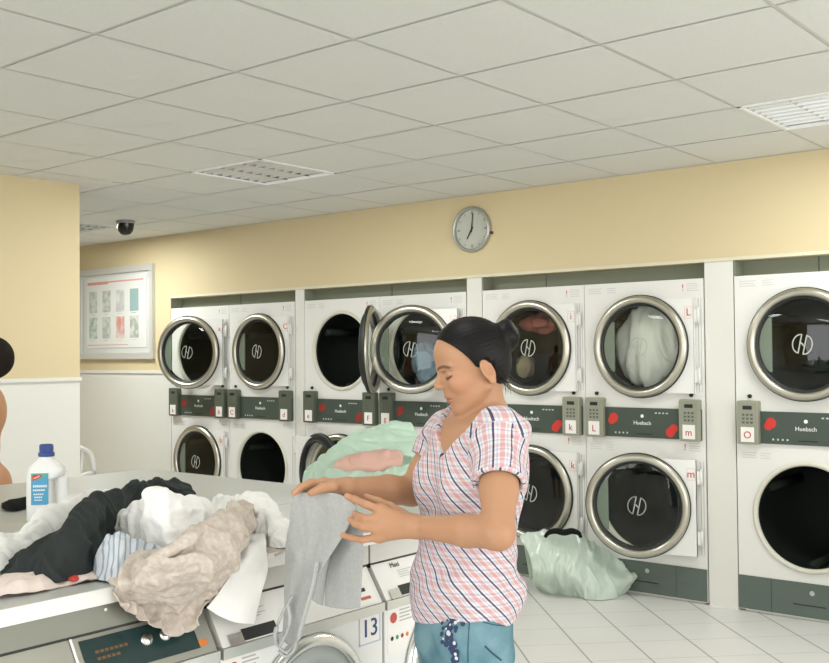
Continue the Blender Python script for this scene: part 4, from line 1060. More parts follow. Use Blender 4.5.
# ------------------------------------------------------------------ people: implicit surfaces meshed with surface nets
class SDF:
    def __init__(s, lo, hi, h):
        s.lo = np.array(lo, float); s.h = h
        s.n = np.ceil((np.array(hi) - s.lo) / h).astype(int) + 1
        s.F = np.full(s.n, 0.3, np.float32)
    def blk(s, lo, hi):
        a = np.clip(np.floor((np.array(lo) - s.lo) / s.h).astype(int), 0, s.n - 1)
        b_ = np.clip(np.ceil((np.array(hi) - s.lo) / s.h).astype(int) + 1, 1, s.n)
        if np.any(b_ <= a): return None, None
        sl = tuple(slice(i, j) for i, j in zip(a, b_))
        ax = [(s.lo[q] + s.h * np.arange(a[q], b_[q])).astype(np.float32) for q in range(3)]
        return sl, np.meshgrid(*ax, indexing='ij', sparse=True)
    def put(s, sl, d, k, op):
        F = s.F[sl]; d = d.astype(np.float32)
        if op == 'u':
            if k <= 0: s.F[sl] = np.minimum(F, d); return
            h = np.clip(0.5 + 0.5 * (F - d) / k, 0, 1); s.F[sl] = F * (1 - h) + d * h - k * h * (1 - h)
        else:                       # subtract
            d = -d
            if k <= 0: s.F[sl] = np.maximum(F, d); return
            h = np.clip(0.5 - 0.5 * (F - d) / k, 0, 1); s.F[sl] = F * (1 - h) + d * h + k * h * (1 - h)
    def cone(s, a, b_, r1, r2=None, k=0.01, op='u', cut=None):
        r2 = r1 if r2 is None else r2
        a = np.array(a, float); b_ = np.array(b_, float); pad = max(r1, r2) + k + 0.02
        sl, P = s.blk(np.minimum(a, b_) - pad, np.maximum(a, b_) + pad)
        if sl is None: return
        ab = b_ - a; L2 = ab @ ab + 1e-12
        t = ((P[0]-a[0])*ab[0] + (P[1]-a[1])*ab[1] + (P[2]-a[2])*ab[2]) / L2
        tc = np.clip(t, 0, 1)
        d = np.sqrt((P[0]-a[0]-tc*ab[0])**2 + (P[1]-a[1]-tc*ab[1])**2 + (P[2]-a[2]-tc*ab[2])**2) - (r1 + (r2 - r1) * tc)
        if cut is not None: d = np.maximum(d, (t - cut) * math.sqrt(L2))
        s.put(sl, d, k, op)
    def chain(s, pts, rs, k=0.01, k0=None):
        for i in range(len(pts) - 1): s.cone(pts[i], pts[i+1], rs[i], rs[i+1], (k0 if i == 0 and k0 is not None else k))
    def ell(s, c, r, R=None, k=0.01, op='u'):
        c = np.array(c, float); r = np.array(r, float); R = np.eye(3) if R is None else R
        ext = np.sqrt(((R * r[None, :]) ** 2).sum(1)) + k + 0.02
        sl, P = s.blk(c - ext, c + ext)
        if sl is None: return
        q = [(P[0]-c[0])*R[0, i] + (P[1]-c[1])*R[1, i] + (P[2]-c[2])*R[2, i] for i in range(3)]
        k0 = np.sqrt((q[0]/r[0])**2 + (q[1]/r[1])**2 + (q[2]/r[2])**2)
        k1 = np.sqrt((q[0]/r[0]**2)**2 + (q[1]/r[1]**2)**2 + (q[2]/r[2]**2)**2) + 1e-9
        s.put(sl, k0 * (k0 - 1) / k1, k, op)
    def fn(s, f_, lo, hi, k=0.0, op='u'):
        sl, P = s.blk(lo, hi)
        if sl is not None: s.put(sl, f_(*P) + np.zeros(s.F[sl].shape, np.float32), k, op)
    def mesh(s, smooth=1):
        F = s.F; S = F < 0
        c_ = np.zeros(tuple(q - 1 for q in F.shape), np.int8)
        for dx in (0, 1):
            for dy in (0, 1):
                for dz in (0, 1): c_ += S[dx:F.shape[0]-1+dx, dy:F.shape[1]-1+dy, dz:F.shape[2]-1+dz]
        idx = np.argwhere((c_ > 0) & (c_ < 8)); N = len(idx)
        corners = np.array([(a, b_, c2) for a in (0, 1) for b_ in (0, 1) for c2 in (0, 1)])
        V = np.stack([F[idx[:, 0]+q[0], idx[:, 1]+q[1], idx[:, 2]+q[2]] for q in corners], 1)
        acc = np.zeros((N, 3)); cnt = np.zeros((N, 1))
        for i in range(8):
            for j in range(i + 1, 8):
                if np.abs(corners[i] - corners[j]).sum() != 1: continue
                m_ = (V[:, i] < 0) != (V[:, j] < 0)
                t = V[m_, i] / (V[m_, i] - V[m_, j])
                acc[m_] += corners[i] + (corners[j] - corners[i]) * t[:, None]; cnt[m_] += 1
        P = s.lo + s.h * (idx + acc / cnt)
        vid = np.full(c_.shape, -1, np.int32); vid[idx[:, 0], idx[:, 1], idx[:, 2]] = np.arange(N)
        quads = []
        for ax in range(3):
            o1, o2 = [(1, 2), (2, 0), (0, 1)][ax]
            sa = [slice(None)] * 3; sb = [slice(None)] * 3; sa[ax] = slice(0, -1); sb[ax] = slice(1, None)
            A, B = S[tuple(sa)], S[tuple(sb)]
            e = np.argwhere(A != B)
            ok = (e[:, o1] > 0) & (e[:, o2] > 0) & (e[:, o1] < F.shape[o1] - 1) & (e[:, o2] < F.shape[o2] - 1); e = e[ok]
            fl = A[e[:, 0], e[:, 1], e[:, 2]]
            def g_(d1, d2):
                q = e.copy(); q[:, o1] -= d1; q[:, o2] -= d2; return vid[q[:, 0], q[:, 1], q[:, 2]]
            Q = np.stack([g_(1, 1), g_(0, 1), g_(0, 0), g_(1, 0)], 1)
            Q[~fl] = Q[~fl][:, ::-1]; quads.append(Q)
        Q = np.concatenate(quads); Q = Q[(Q >= 0).all(1)]
        for _ in range(smooth):
            acc = np.zeros_like(P); cnt = np.zeros(len(P))
            for a, b_ in ((0, 1), (1, 2), (2, 3), (3, 0)):
                for i, j in ((a, b_), (b_, a)):
                    for q in range(3): acc[:, q] += np.bincount(Q[:, i], P[Q[:, j], q], len(P))
                    cnt += np.bincount(Q[:, i], minlength=len(P))
            P = 0.5 * P + 0.5 * acc / np.maximum(cnt, 1)[:, None]
        return P, Q
def np_mesh(name, P, Q, material):
    me = bpy.data.meshes.new(name)
    me.vertices.add(len(P)); me.vertices.foreach_set('co', P.astype(np.float32).ravel())
    me.loops.add(Q.size); me.loops.foreach_set('vertex_index', Q.astype(np.int32).ravel())
    me.polygons.add(len(Q)); me.polygons.foreach_set('loop_start', np.arange(0, Q.size, 4, dtype=np.int32)); me.polygons.foreach_set('loop_total', np.full(len(Q), 4, np.int32))
    me.polygons.foreach_set('use_smooth', np.ones(len(Q), bool))
    me.materials.append(material); me.update(calc_edges=True); me.validate()
    return me
def skin_mat(name):
    mt = bpy.data.materials.new(name); mt.use_nodes = True; nt = mt.node_tree; b_ = nt.nodes['Principled BSDF']
    at = nt.nodes.new('ShaderNodeAttribute'); at.attribute_name = 'tint'
    nt.links.new(at.outputs['Color'], b_.inputs['Base Color'])
    b_.inputs['Roughness'].default_value = 0.48; b_.inputs['Specular IOR Level'].default_value = 0.4
    b_.inputs['Subsurface Weight'].default_value = 0.12; b_.inputs['Subsurface Radius'].default_value = (1.0, 0.35, 0.2); b_.inputs['Subsurface Scale'].default_value = 0.008
    return mt
def set_tint(me, cols):
    ca = me.color_attributes.new('tint', 'FLOAT_COLOR', 'POINT')
    ca.data.foreach_set('color', np.concatenate([cols, np.ones((len(cols), 1))], 1).astype(np.float32).ravel())
def seg_d(P, a, b_):
    a = np.array(a); b_ = np.array(b_); ab = b_ - a
    t = np.clip((P - a) @ ab / (ab @ ab + 1e-12), 0, 1); return np.linalg.norm(P - a - t[:, None] * ab, axis=1)
def smoothstep(x, a, b_):
    t = np.clip((x - a) / (b_ - a), 0, 1); return t * t * (3 - 2 * t)

YR = math.radians(YAW)
DW = 2.45
def woman():
    q0 = np.array([0.133, DW, 0.0])
    root = thing('woman', 'woman in a plaid blouse and jeans folding a grey garment at the counter', 'person', tuple(wld(q0)), YR)
    def W_(px, py, dd): return L(px, py, DW + dd) - q0
    # ---------- frames
    fa = np.array([-0.88, -0.475, 0.0]); lb = np.array([0.475, -0.88, 0.0]); zz = np.array([0, 0, 1.0])
    RT = np.stack([fa, lb, zz], 1)
    hp, hy = math.radians(18), math.radians(10)
    hf = np.array([-math.cos(hp) * math.cos(hy), -math.cos(hp) * math.sin(hy), -math.sin(hp)])
    hl = np.array([math.sin(hy), -math.cos(hy), 0.0]); hu = np.cross(hf, hl)
    RHD = np.stack([hf, hl, hu], 1); HO = W_(478, 371, 0.0)
    def H(f_, l_, u_): return HO + RHD @ np.array([f_, l_, u_])
    # ---------- landmarks
    shL, shR = W_(500, 440, -0.10), W_(446, 440, 0.16)
    elL, wrL = W_(498, 533, -0.26), W_(419, 527, -0.12)
    elR, wrR = W_(412, 491, 0.14), W_(347, 488, 0.02)
    chest, waist, hips = W_(476, 472, 0.03), W_(466, 545, 0.02), W_(462, 612, 0.02)
    nb = W_(484, 418, 0.03)
    def torso(S, o, k=0.03):
        S.ell(chest, (0.094+o, 0.138+o, 0.165+o), RT, k); S.ell(waist, (0.094+o, 0.128+o, 0.15+o), RT, k)
        S.ell(hips, (0.096+o, 0.138+o, 0.13+o), RT, k)
        S.cone(shL + np.array([-.012, .03, 0]), shR + np.array([.012, -.03, 0]), 0.050+o, 0.050+o, 0.05)
        for sg in (-1, 1): S.ell(chest + RT @ np.array([0.065, sg*0.068, -0.03]), (0.055+o, 0.06+o, 0.06+o), RT, 0.03)
    # ---------- skin
    S = SDF((-0.52, -0.36, 0.70), (0.22, 0.36, 1.62), 0.0025)
    torso(S, 0.0)
    S.cone(nb + np.array([0.0, 0.0, -0.03]), H(-0.006, 0, -0.02), 0.056, 0.0445, 0.03)
    for sg, sh in ((1, shL), (-1, shR)): S.cone(nb + np.array([0.01, 0, -0.01]), sh + np.array([0, 0, 0.0]), 0.040, 0.042, 0.04)
    # arms
    S.chain([shL, (shL*0.45+elL*0.55), elL], [0.046, 0.040, 0.036], 0.02, 0.03)
    S.chain([elL, elL*0.62+wrL*0.38, wrL], [0.036, 0.0355, 0.0245], 0.012)
    S.chain([shR, (shR*0.45+elR*0.55), elR], [0.046, 0.040, 0.037], 0.02, 0.03)
    S.chain([elR, elR*0.62+wrR*0.38, wrR], [0.037, 0.0365, 0.0250], 0.012)
    # left hand (back of the hand towards us, fingers round the cloth)
    kL = [W_(381, 510, -0.125), W_(376, 519, -0.135), W_(375, 528, -0.135), W_(379, 537, -0.128)]
    for q in kL: S.cone(wrL, q, 0.021, 0.0125, 0.012)
    S.cone(kL[0], kL[3], 0.0125, 0.012, 0.010); S.ell((wrL + kL[1] + kL[2]) / 3, (0.034, 0.018, 0.026), np.stack([RT[:, 0]*0 + np.array([-1, 0, 0]), np.array([0, -1, 0]), np.array([0, 0, 1])], 1), 0.012)
    fl = [[kL[0], W_(366, 504.5, -0.118), W_(355, 499.5, -0.098), W_(347, 496, -0.085)],
          [kL[1], W_(366, 519, -0.140), W_(359, 516.5, -0.122), W_(355, 513.5, -0.100)],
          [kL[2], W_(363, 527, -0.142), W_(355, 523.5, -0.125), W_(350, 519.5, -0.105)],
          [kL[3], W_(363, 539.5, -0.135), W_(352, 538, -0.120), W_(342.5, 535, -0.105)]]
    rf = [(0.0105, 0.0092, 0.0085, 0.0072), (0.0108, 0.0095, 0.0088, 0.0074), (0.0105, 0.0092, 0.0085, 0.0072), (0.0095, 0.0082, 0.0076, 0.0064)]
    for f_, r_ in zip(fl, rf): S.chain(f_, r_, 0.0035, 0.006)
    S.chain([wrL + np.array([-.015, .012, .008]), W_(390, 508, -0.085), W_(378, 502, -0.070), W_(366.5, 497, -0.062)], [0.018, 0.0135, 0.0108, 0.0085], 0.004, 0.012)
    # right hand, pinching the top edge of the garment
    kR = [W_(324, 483, 0.000), W_(326, 485, 0.018), W_(328, 487, 0.034), W_(331, 489, 0.048)]
    for q in kR: S.cone(wrR, q, 0.020, 0.0120, 0.012)
    S.cone(kR[0], kR[3], 0.0125, 0.011, 0.010)
    fr_ = [[kR[0], W_(311, 482.5, -0.014), W_(301, 487, -0.022), W_(294, 493, -0.024)],
           [kR[1], W_(312, 484, 0.020), W_(303, 490, 0.026), W_(299, 497.5, 0.030)],
           [kR[2], W_(314, 487, 0.038), W_(306, 493, 0.042), W_(304, 500, 0.044)],
           [kR[3], W_(318, 490, 0.052), W_(311, 496, 0.056), W_(310, 502, 0.058)]]
    for f_, r_ in zip(fr_, rf): S.chain(f_, r_, 0.0035, 0.006)
    S.chain([wrR + np.array([-.02, -.012, .004]), W_(333, 486.5, -0.028), W_(322, 488, -0.040), W_(311, 493, -0.040)], [0.017, 0.0135, 0.0108, 0.0085], 0.004, 0.012)
    # head
    S.ell(H(0.002, 0, 0.043), (0.084, 0.071, 0.080), RHD, 0.02)
    S.ell(H(0.030, 0, 0.058), (0.058, 0.060, 0.054), RHD, 0.02)
    S.ell(H(0.036, 0, -0.010), (0.054, 0.056, 0.068), RHD, 0.02)
    S.ell(H(0.040, 0, -0.046), (0.045, 0.040, 0.036), RHD, 0.02)
    S.ell(H(0.074, 0, -0.070), (0.0165, 0.019, 0.015), RHD, 0.015)
    for sg in (-1, 1):
        S.cone(H(0.004, sg*0.053, -0.034), H(0.066, sg*0.017, -0.070), 0.014, 0.014, 0.014)
        S.ell(H(0.060, sg*0.038, -0.006), (0.026, 0.021, 0.022), RHD, 0.015)
        S.ell(H(0.092, sg*0.031, 0.019), (0.018, 0.017, 0.0115), RHD, 0.010, 's')
        S.ell(H(0.0705, sg*0.031, 0.0175), (0.0125, 0.0150, 0.0115), RHD, 0.003)
        S.cone(H(0.088, sg*0.011, 0.036), H(0.070, sg*0.046, 0.036), 0.0065, 0.0055, 0.010)
    S.cone(H(0.086, 0, 0.026), H(0.1025, 0, -0.002), 0.0075, 0.0095, 0.010)
    S.ell(H(0.1035, 0, -0.004), (0.0095, 0.0098, 0.0088), RHD, 0.006)
    for sg in (-1, 1):
        S.ell(H(0.0945, sg*0.0115, -0.007), (0.0095, 0.0062, 0.0070), RHD, 0.005)
        S.ell(H(0.1005, sg*0.0058, -0.0135), (0.004, 0.0028, 0.003), RHD, 0.002, 's')
    S.ell(H(0.082, 0, -0.028), (0.012, 0.024, 0.016), RHD, 0.010)
    S.ell(H(0.0905, 0, -0.0335), (0.0075, 0.021, 0.0050), RHD, 0.004)
    S.ell(H(0.0875, 0, -0.0445), (0.0080, 0.019, 0.0056), RHD, 0.004)
    S.ell(H(0.0975, 0, -0.0390), (0.010, 0.024, 0.0013), RHD, 0.002, 's')
    for sg in (-1, 1):
        ec = H(-0.007, sg*0.0715, 0.001)
        ta = math.radians(-14)
        RE = RHD @ np.array([[math.cos(ta), 0, -math.sin(ta)], [0, 1, 0], [math.sin(ta), 0, math.cos(ta)]])
        yw = math.radians(22 * sg); RE = RE @ np.array([[math.cos(yw), -math.sin(yw), 0], [math.sin(yw), math.cos(yw), 0], [0, 0, 1]])
        S.ell(ec, (0.0175, 0.0065, 0.0295), RE, 0.005)
        S.ell(ec + RE @ np.array([0.002, sg*0.0080, 0.004]), (0.0120, 0.0085, 0.0200), RE, 0.002, 's')
        S.ell(ec + RE @ np.array([0.004, sg*0.001, -0.026]), (0.009, 0.0062, 0.010), RE, 0.004)
    P, Q = S.mesh(1)
    # ---------- skin tints with shade painted into lip and lid creases: lips, brows, lash lines, hands a little redder
    base = np.array([0.46, 0.245, 0.138]); C_ = np.tile(base, (len(P), 1))
    def blend(w_, c_):
        C_[:] = C_ * (1 - w_[:, None]) + np.array(c_) * w_[:, None]
    hl_ = (P - HO) @ RHD
    lip = np.maximum(1 - smoothstep(np.sqrt(((hl_[:, 0]-.090)/.014)**2 + (hl_[:, 1]/.0225)**2 + ((hl_[:, 2]+.034)/.0062)**2), .75, 1.15), 1 - smoothstep(np.sqrt(((hl_[:, 0]-.088)/.014)**2 + (hl_[:, 1]/.0205)**2 + ((hl_[:, 2]+.0445)/.0068)**2), .75, 1.15))
    blend(lip * 0.75, (0.42, 0.14, 0.105))
    blend((1 - smoothstep(np.abs(hl_[:, 2] + .0390), .0006, .0022)) * (hl_[:, 0] > .074) * (np.abs(hl_[:, 1]) < .022) * 0.7, (0.16, 0.05, 0.04))
    cheek = np.exp(-(((hl_[:, 0]-.062)/.03)**2 + ((np.abs(hl_[:, 1])-.045)/.03)**2 + ((hl_[:, 2]+.006)/.026)**2)); blend(cheek * 0.22, (0.60, 0.22, 0.13))
    for sg in (-1, 1):
        bp = np.array([[sg*0.010, 0.0345], [sg*0.022, 0.0390], [sg*0.036, 0.0395], [sg*0.049, 0.0345]])
        dmin = np.min([seg_d(hl_[:, 1:3], bp[i], bp[i+1]) for i in range(3)], axis=0) + (hl_[:, 0] < 0.045) * 1.0
        blend((1 - smoothstep(dmin, 0.0018, 0.0050)) * 0.78, (0.045, 0.025, 0.015))
        pts = [H(0.080, sg*0.018, 0.0105), H(0.0835, sg*0.026, 0.0085), H(0.0815, sg*0.036, 0.0090), H(0.074, sg*0.046, 0.0125)]
        dmin = np.min([seg_d(P, pts[i], pts[i+1]) for i in range(3)], axis=0)
        blend((1 - smoothstep(dmin, 0.0016, 0.0042)) * 0.9, (0.03, 0.018, 0.012))
        pts = [H(0.078, sg*0.020, 0.0265), H(0.079, sg*0.032, 0.0285), H(0.071, sg*0.046, 0.0255)]
        dmin = np.min([seg_d(P, pts[i], pts[i+1]) for i in range(2)], axis=0)
        blend((1 - smoothstep(dmin, 0.0010, 0.0040)) * 0.45, (0.22, 0.10, 0.06))
        blend((np.linalg.norm((hl_ - [-0.014, sg*0.078, 0.004]) / [0.011, 0.008, 0.018], axis=1) < 1) * 0.35, (0.42, 0.16, 0.10))
    for tip in [f_[-1] for f_ in fl + fr_]:
        blend((1 - smoothstep(np.linalg.norm(P - tip, axis=1), 0.006, 0.02)) * 0.40, (0.66, 0.30, 0.21))
    me = np_mesh('body', P, Q, skin_mat('warm_skin')); set_tint(me, C_)
    link('body', me, root)
    # ---------- hair with a bun
    S = SDF(HO - 0.19, HO + 0.19, 0.0025)
    S.ell(H(0.0, 0, 0.044), (0.091, 0.079, 0.088), RHD, 0.01)
    S.ell(H(0.012, 0, 0.066), (0.066, 0.068, 0.060), RHD, 0.02)
    S.ell(H(-0.036, 0, 0.006), (0.044, 0.056, 0.056), RHD, 0.02)
    S.ell(H(0.090, 0, 0.000), (0.094, 0.112, 0.104), RHD, 0.006, 's')
    sl, Pg = S.blk(S.lo, S.lo + S.h * (S.n - 1))
    hx = [(Pg[0]-HO[0])*RHD[0, i] + (Pg[1]-HO[1])*RHD[1, i] + (Pg[2]-HO[2])*RHD[2, i] for i in range(3)]
    S.put(sl, np.maximum(-(hx[0] + 0.022 + 0.1 * hx[2]), hx[2] - 0.012) * 0.8, 0.008, 's')     # clear of the ear and cheek
    S.put(sl, (hx[2] + 0.050), 0.01, 's')                                                      # nape
    for sg in (-1, 1): S.ell(H(-0.004, sg*0.080, 0.0), (0.020, 0.014, 0.032), RHD, 0.004, 's')
    S.ell(H(-0.090, 0.004, 0.058), (0.033, 0.036, 0.032), RHD, 0.010)
    S.ell(H(-0.076, 0.0, 0.055), (0.026, 0.042, 0.038), RHD, 0.010)
    tor = [H(-0.094 + 0.005*math.sin(3*a), 0.025*math.cos(a), 0.058 + 0.022*math.sin(a)) for a in np.linspace(0, 2*PI, 14)]
    for i in range(13): S.cone(tor[i], tor[i+1], 0.015 + 0.002 * math.sin(i), None, 0.008)
    P, Q = S.mesh(1)
    hh = (P - HO) @ RHD
    # combed-back strands
    ctr = np.array([-0.09, 0, 0.058]); rel = hh - ctr; ang = np.arctan2(rel[:, 1], rel[:, 2]); rad = np.linalg.norm(rel, axis=1)
    nrm = rel / (rad[:, None] + 1e-9); wv = 0.0003 * np.sin(ang * 46 + rad * 18) + 0.0004 * np.sin(ang * 101 + rad * 31) + 0.0002 * np.sin(ang * 173)
    P = P + (RHD @ ((hh - [-0.005, 0, 0.04]) / (np.linalg.norm(hh - [-0.005, 0, 0.04], axis=1)[:, None] + 1e-9)).T).T * wv[:, None]
    link('hair', np_mesh('hair', P, Q, mat('black_hair', (0.006, 0.005, 0.005), 0.46, spec=0.18)), root)
    # loose strands at the nape
    k = MB()
    for i in range(9):
        a = -0.03 + 0.009 * i
        k.tube([H(-0.048 + 0.002*i, a + 0.015, -0.025), H(-0.050, a + 0.016, -0.045), H(-0.044 - 0.003 * (i % 3), a + 0.018, -0.058 - 0.005 * (i % 4))], [0.0012, 0.001, 0.0004], n=5)
    k.build('loose_strand', MATS['black_hair'], root)
    # ---------- blouse
    S = SDF((-0.26, -0.34, 0.80), (0.24, 0.36, 1.50), 0.003)
    torso(S, 0.013, 0.035)
    S.ell(W_(464, 585, 0.02), (0.112, 0.152, 0.10), RT, 0.05)
    S.ell(W_(497, 590, 0.03), (0.040, 0.09, 0.040), RT, 0.05)
    for sg, sh in ((1, shL), (-1, shR)): S.cone(nb + np.array([0.01, 0, -0.015]), sh, 0.046, 0.052, 0.04)
    slvL = shL + (elL - shL) * 0.47; slvR = shR + (elR - shR) * 0.42
    S.cone(shL + np.array([0.003, 0, 0.004]), slvL, 0.064, 0.060, 0.03, cut=1.0)
    S.cone(shR + np.array([-0.001, 0, 0.004]), slvR, 0.060, 0.054, 0.03, cut=1.0)
    # openings: sleeves, hem, neckline
    for sh, sv, el in ((shL, slvL, elL), (shR, slvR, elR)):
        u = (el - sh) / np.linalg.norm(el - sh); S.cone(sv - u * 0.02, sv + u * 0.12, 0.0475, 0.0475, 0.004, 's')
        S.cone(sv + u * 0.052, sv + u * 0.10, 0.058, 0.05, 0.004, 's')
    sl, Pg = S.blk(S.lo, S.lo + S.h * (S.n - 1))
    zh = W_(465, 614, 0.0)[2]
    S.put(sl, (Pg[2] - zh - 0.045 * np.clip(Pg[0] + 0.0, -0.2, 0.2) * 1.0 + 0.008*np.sin(Pg[0]*30+Pg[1]*22)), 0.004, 's')
    S.ell(hips + np.array([0, 0, -0.06]), (0.098, 0.140, 0.10), RT, 0.004, 's')
    na = nb + np.array([0.012, 0, 0])
    aa = (Pg[0]-na[0])*fa[0] + (Pg[1]-na[1])*fa[1]; bb = (Pg[0]-na[0])*lb[0] + (Pg[1]-na[1])*lb[1]
    zv, zt_ = W_(443, 457, 0.0)[2], W_(480, 412, 0.0)[2]
    wv = 0.082 * np.clip((Pg[2] - zv) / (zt_ - zv), 0, 1.3) ** 0.8
    dv = np.maximum(np.maximum(np.abs(bb) - wv, -0.005 - aa), (zv - Pg[2]))
    S.put(sl, dv, 0.006, 's')
    dn = np.maximum(np.sqrt((aa / 0.070)**2 + (bb / 0.078)**2) * 0.07 - 0.07, (zt_ - 0.028) - Pg[2] + 0.32 * (-aa))
    S.put(sl, dn, 0.006, 's')
    # wrinkles in the cloth
    w_ = (0.0026*np.sin(38*(Pg[2]*1.0 + 0.55*Pg[0]) + 5*np.sin(13*Pg[1])) + 0.0022*np.sin(62*(Pg[2]*0.45 - Pg[0]) + 3*np.sin(19*Pg[2]))
          + 0.0015*np.sin(95*(0.7*Pg[0] + Pg[2]*0.3 + 0.6*Pg[1])))
    S.F[sl] += (w_ * 1.15).astype(np.float32)
    P, Q = S.mesh(1)
    sm = plaid_mat()
    me = np_mesh('blouse', P, Q, sm)
    # cloth coordinates, cut panel by panel: body round the torso axis, sleeves round the arms
    ax = chest
    th = np.arctan2((P - ax) @ lb, (P - ax) @ fa)
    ub = th * 0.135; vb = P[:, 2]
    skew = smoothstep(1.26 - P[:, 2], 0.0, 0.10)
    ub2 = ub + 0.85 * np.minimum(P[:, 2] - 1.31, 0)
    uvb = np.stack([ub2, vb], 1)
    def arm_uv(sh, el):
        u = (el - sh) / np.linalg.norm(el - sh); x_ = np.cross(u, fa); x_ /= np.linalg.norm(x_); y_ = np.cross(u, x_)
        r_ = P - sh; return np.stack([np.arctan2(r_ @ y_, r_ @ x_) * 0.062, r_ @ u], 1), r_ @ u, np.linalg.norm(r_ - np.outer(r_ @ u, u), axis=1)
    uvL, tL, dL = arm_uv(shL, elL); uvR, tR, dR = arm_uv(shR, elR)
    isL = (dL < 0.072) & (tL > 0.0) & (((P - shL) @ lb) > -0.045); isR = (dR < 0.072) & (tR > 0.0) & (((P - shR) @ lb) < 0.045)
    uv = uvb.copy(); uv[isL] = uvL[isL]; uv[isR] = uvR[isR]
    lay = me.uv_layers.new(name='UVMap'); li = np.empty(len(me.loops), np.int32); me.loops.foreach_get('vertex_index', li)
    lay.data.foreach_set('uv', uv[li].astype(np.float32).ravel())
    bl = link('blouse', me, root)
    # gathered cuff bands
    for sv, sh, el in ((slvL, shL, elL), (slvR, shR, elR)):
        u = (el - sh) / np.linalg.norm(el - sh); x_ = np.cross(u, zz); x_ /= np.linalg.norm(x_); y_ = np.cross(u, x_)
        k = MB(); ring = [sv - u * 0.002 + (0.0535 if sv is slvL else 0.050) * (x_ * math.cos(a) + y_ * math.sin(a)) for a in np.linspace(0, 2*PI, 49)]
        k.tube(ring, 0.0065, n=8, cap=False); cu = k.build('cuff', sm, bl)
        lay = cu.data.uv_layers.new(name='UVMap'); li = np.empty(len(cu.data.loops), np.int32); cu.data.loops.foreach_get('vertex_index', li)
        lay.data.foreach_set('uv', np.stack([(li // 8) * 0.007, (li % 8) * 0.004], 1).astype(np.float32).ravel())
    # ---------- jeans
    S = SDF((-0.24, -0.32, 0.02), (0.26, 0.34, 0.98), 0.005)
    S.ell(hips + np.array([0.0, 0, 0.0]), (0.100, 0.143, 0.12), RT, 0.03)
    S.ell(W_(464, 640, 0.02), (0.102, 0.146, 0.11), RT, 0.03)
    for sg, hpx, hd in ((1, 474, -0.065), (-1, 452, 0.095)):
        hj = W_(hpx, 640, hd); kn = np.array([hj[0] - 0.005, hj[1], 0.47]); an = np.array([hj[0] + 0.01, hj[1], 0.085])
        S.chain([hj, hj * 0.5 + kn * 0.5, kn, kn * 0.5 + an * 0.5, an], [0.086, 0.078, 0.062, 0.060, 0.050], 0.03)
    sl, Pg = S.blk(S.lo, S.lo + S.h * (S.n - 1))
    S.put(sl, (0.925 - Pg[2]) * -1.0 * -1.0 * 0 + np.where(Pg[2] > 0.925, -(Pg[2] - 0.925), 0.925 - Pg[2]), 0.004, 's')
    S.F[sl] += (0.0022 * np.sin(70 * Pg[2] + 26 * Pg[0] + 3 * np.sin(22 * Pg[1])) * 0.8 + 0.0016 * np.sin(120 * (Pg[0] + 0.4 * Pg[2]))).astype(np.float32)
    P, Q = S.mesh(2)
    jm = np_mesh('jeans', P, Q, mat('teal_denim', (0.10, 0.215, 0.265), 0.85, spec=0.15, bump=(500, 0.3), blotch=(9, (0.20, 0.335, 0.385), 0.9)))
    jo = link('jeans', jm, root)
    bvh = BVHTree.FromPolygons([Vector(p) for p in P], [tuple(q) for q in Q])
    camL = Vector(np.array([0, 0, CAM_H]) - q0)
    def hit(px, py):
        d = Vector(W_(px, py, 0)) - camL; d.normalize(); r_ = bvh.ray_cast(camL, d); return (r_[0], r_[1]) if r_[0] is not None else None
    navy = mat('navy_embroidery', (0.03, 0.05, 0.12), 0.8); silver = mat('silver_beads', (0.65, 0.68, 0.72), 0.4); stitch = mat('dark_stitch', (0.035, 0.09, 0.13), 0.8)
    def spots(name, pts, material, lift=0.001):
        k = MB()
        for px, py, rr in pts:
            h = hit(px, py)
            if h is None: continue
            c_, n_ = h; x_ = n_.cross(Vector((0, 0, 1))).normalized(); y_ = n_.cross(x_); c_ = c_ + n_ * lift
            k.add([c_ + (x_ * math.cos(a) + y_ * math.sin(a)) * rr for a in np.linspace(0, 2*PI, 10, endpoint=False)] + [c_ + n_ * 0.0015], [(i, (i+1) % 10, 10) for i in range(10)], True)
        return k.build(name, material, jo)
    rs = np.random.RandomState(4); pts = []
    path = [(448, 617), (447, 626), (450, 632), (447, 640), (452, 648), (455, 656), (455, 664), (458, 672)]
    for (x, y) in path:
        for q in range(9): pts.append((x + rs.uniform(-6, 7) * (1.0 if y < 645 else 0.45), y + rs.uniform(-5, 5), rs.uniform(0.003, 0.0075)))
    for x, y in ((460, 620), (463, 624), (456, 628), (442, 634)): pts.append((x, y, 0.006))
    spots('embroidery', pts, navy)
    spots('beads', [(449, 633, .006), (450, 634, .005), (456, 623, .0045), (459, 621, .004), (444, 639, .003), (455, 643, .0045), (456, 654, .004), (451, 625, .003), (457, 658, .0045), (447, 629, .003)], silver, 0.003)
    def seam(name, pts, r_):
        k = MB(); out = []
        P_ = cr(np.array([(x, y, 0.0) for x, y in pts], float), np.linspace(0, len(pts) - 1, 14))
        for x, y, _ in P_:
            h = hit(x, y)
            if h: out.append(h[0] + h[1] * 0.0008)
        if len(out) > 2: k.tube(out, r_, n=6); k.build(name, stitch, jo)
    seam('side_seam', [(470, 614), (469, 630), (468, 648), (468, 662), (468, 680)], 0.0012)
    seam('pocket_edge', [(485, 646), (490, 651), (497, 657), (501, 660)], 0.0022)
    seam('pocket_edge', [(483, 622), (495, 625), (508, 626)], 0.0012)
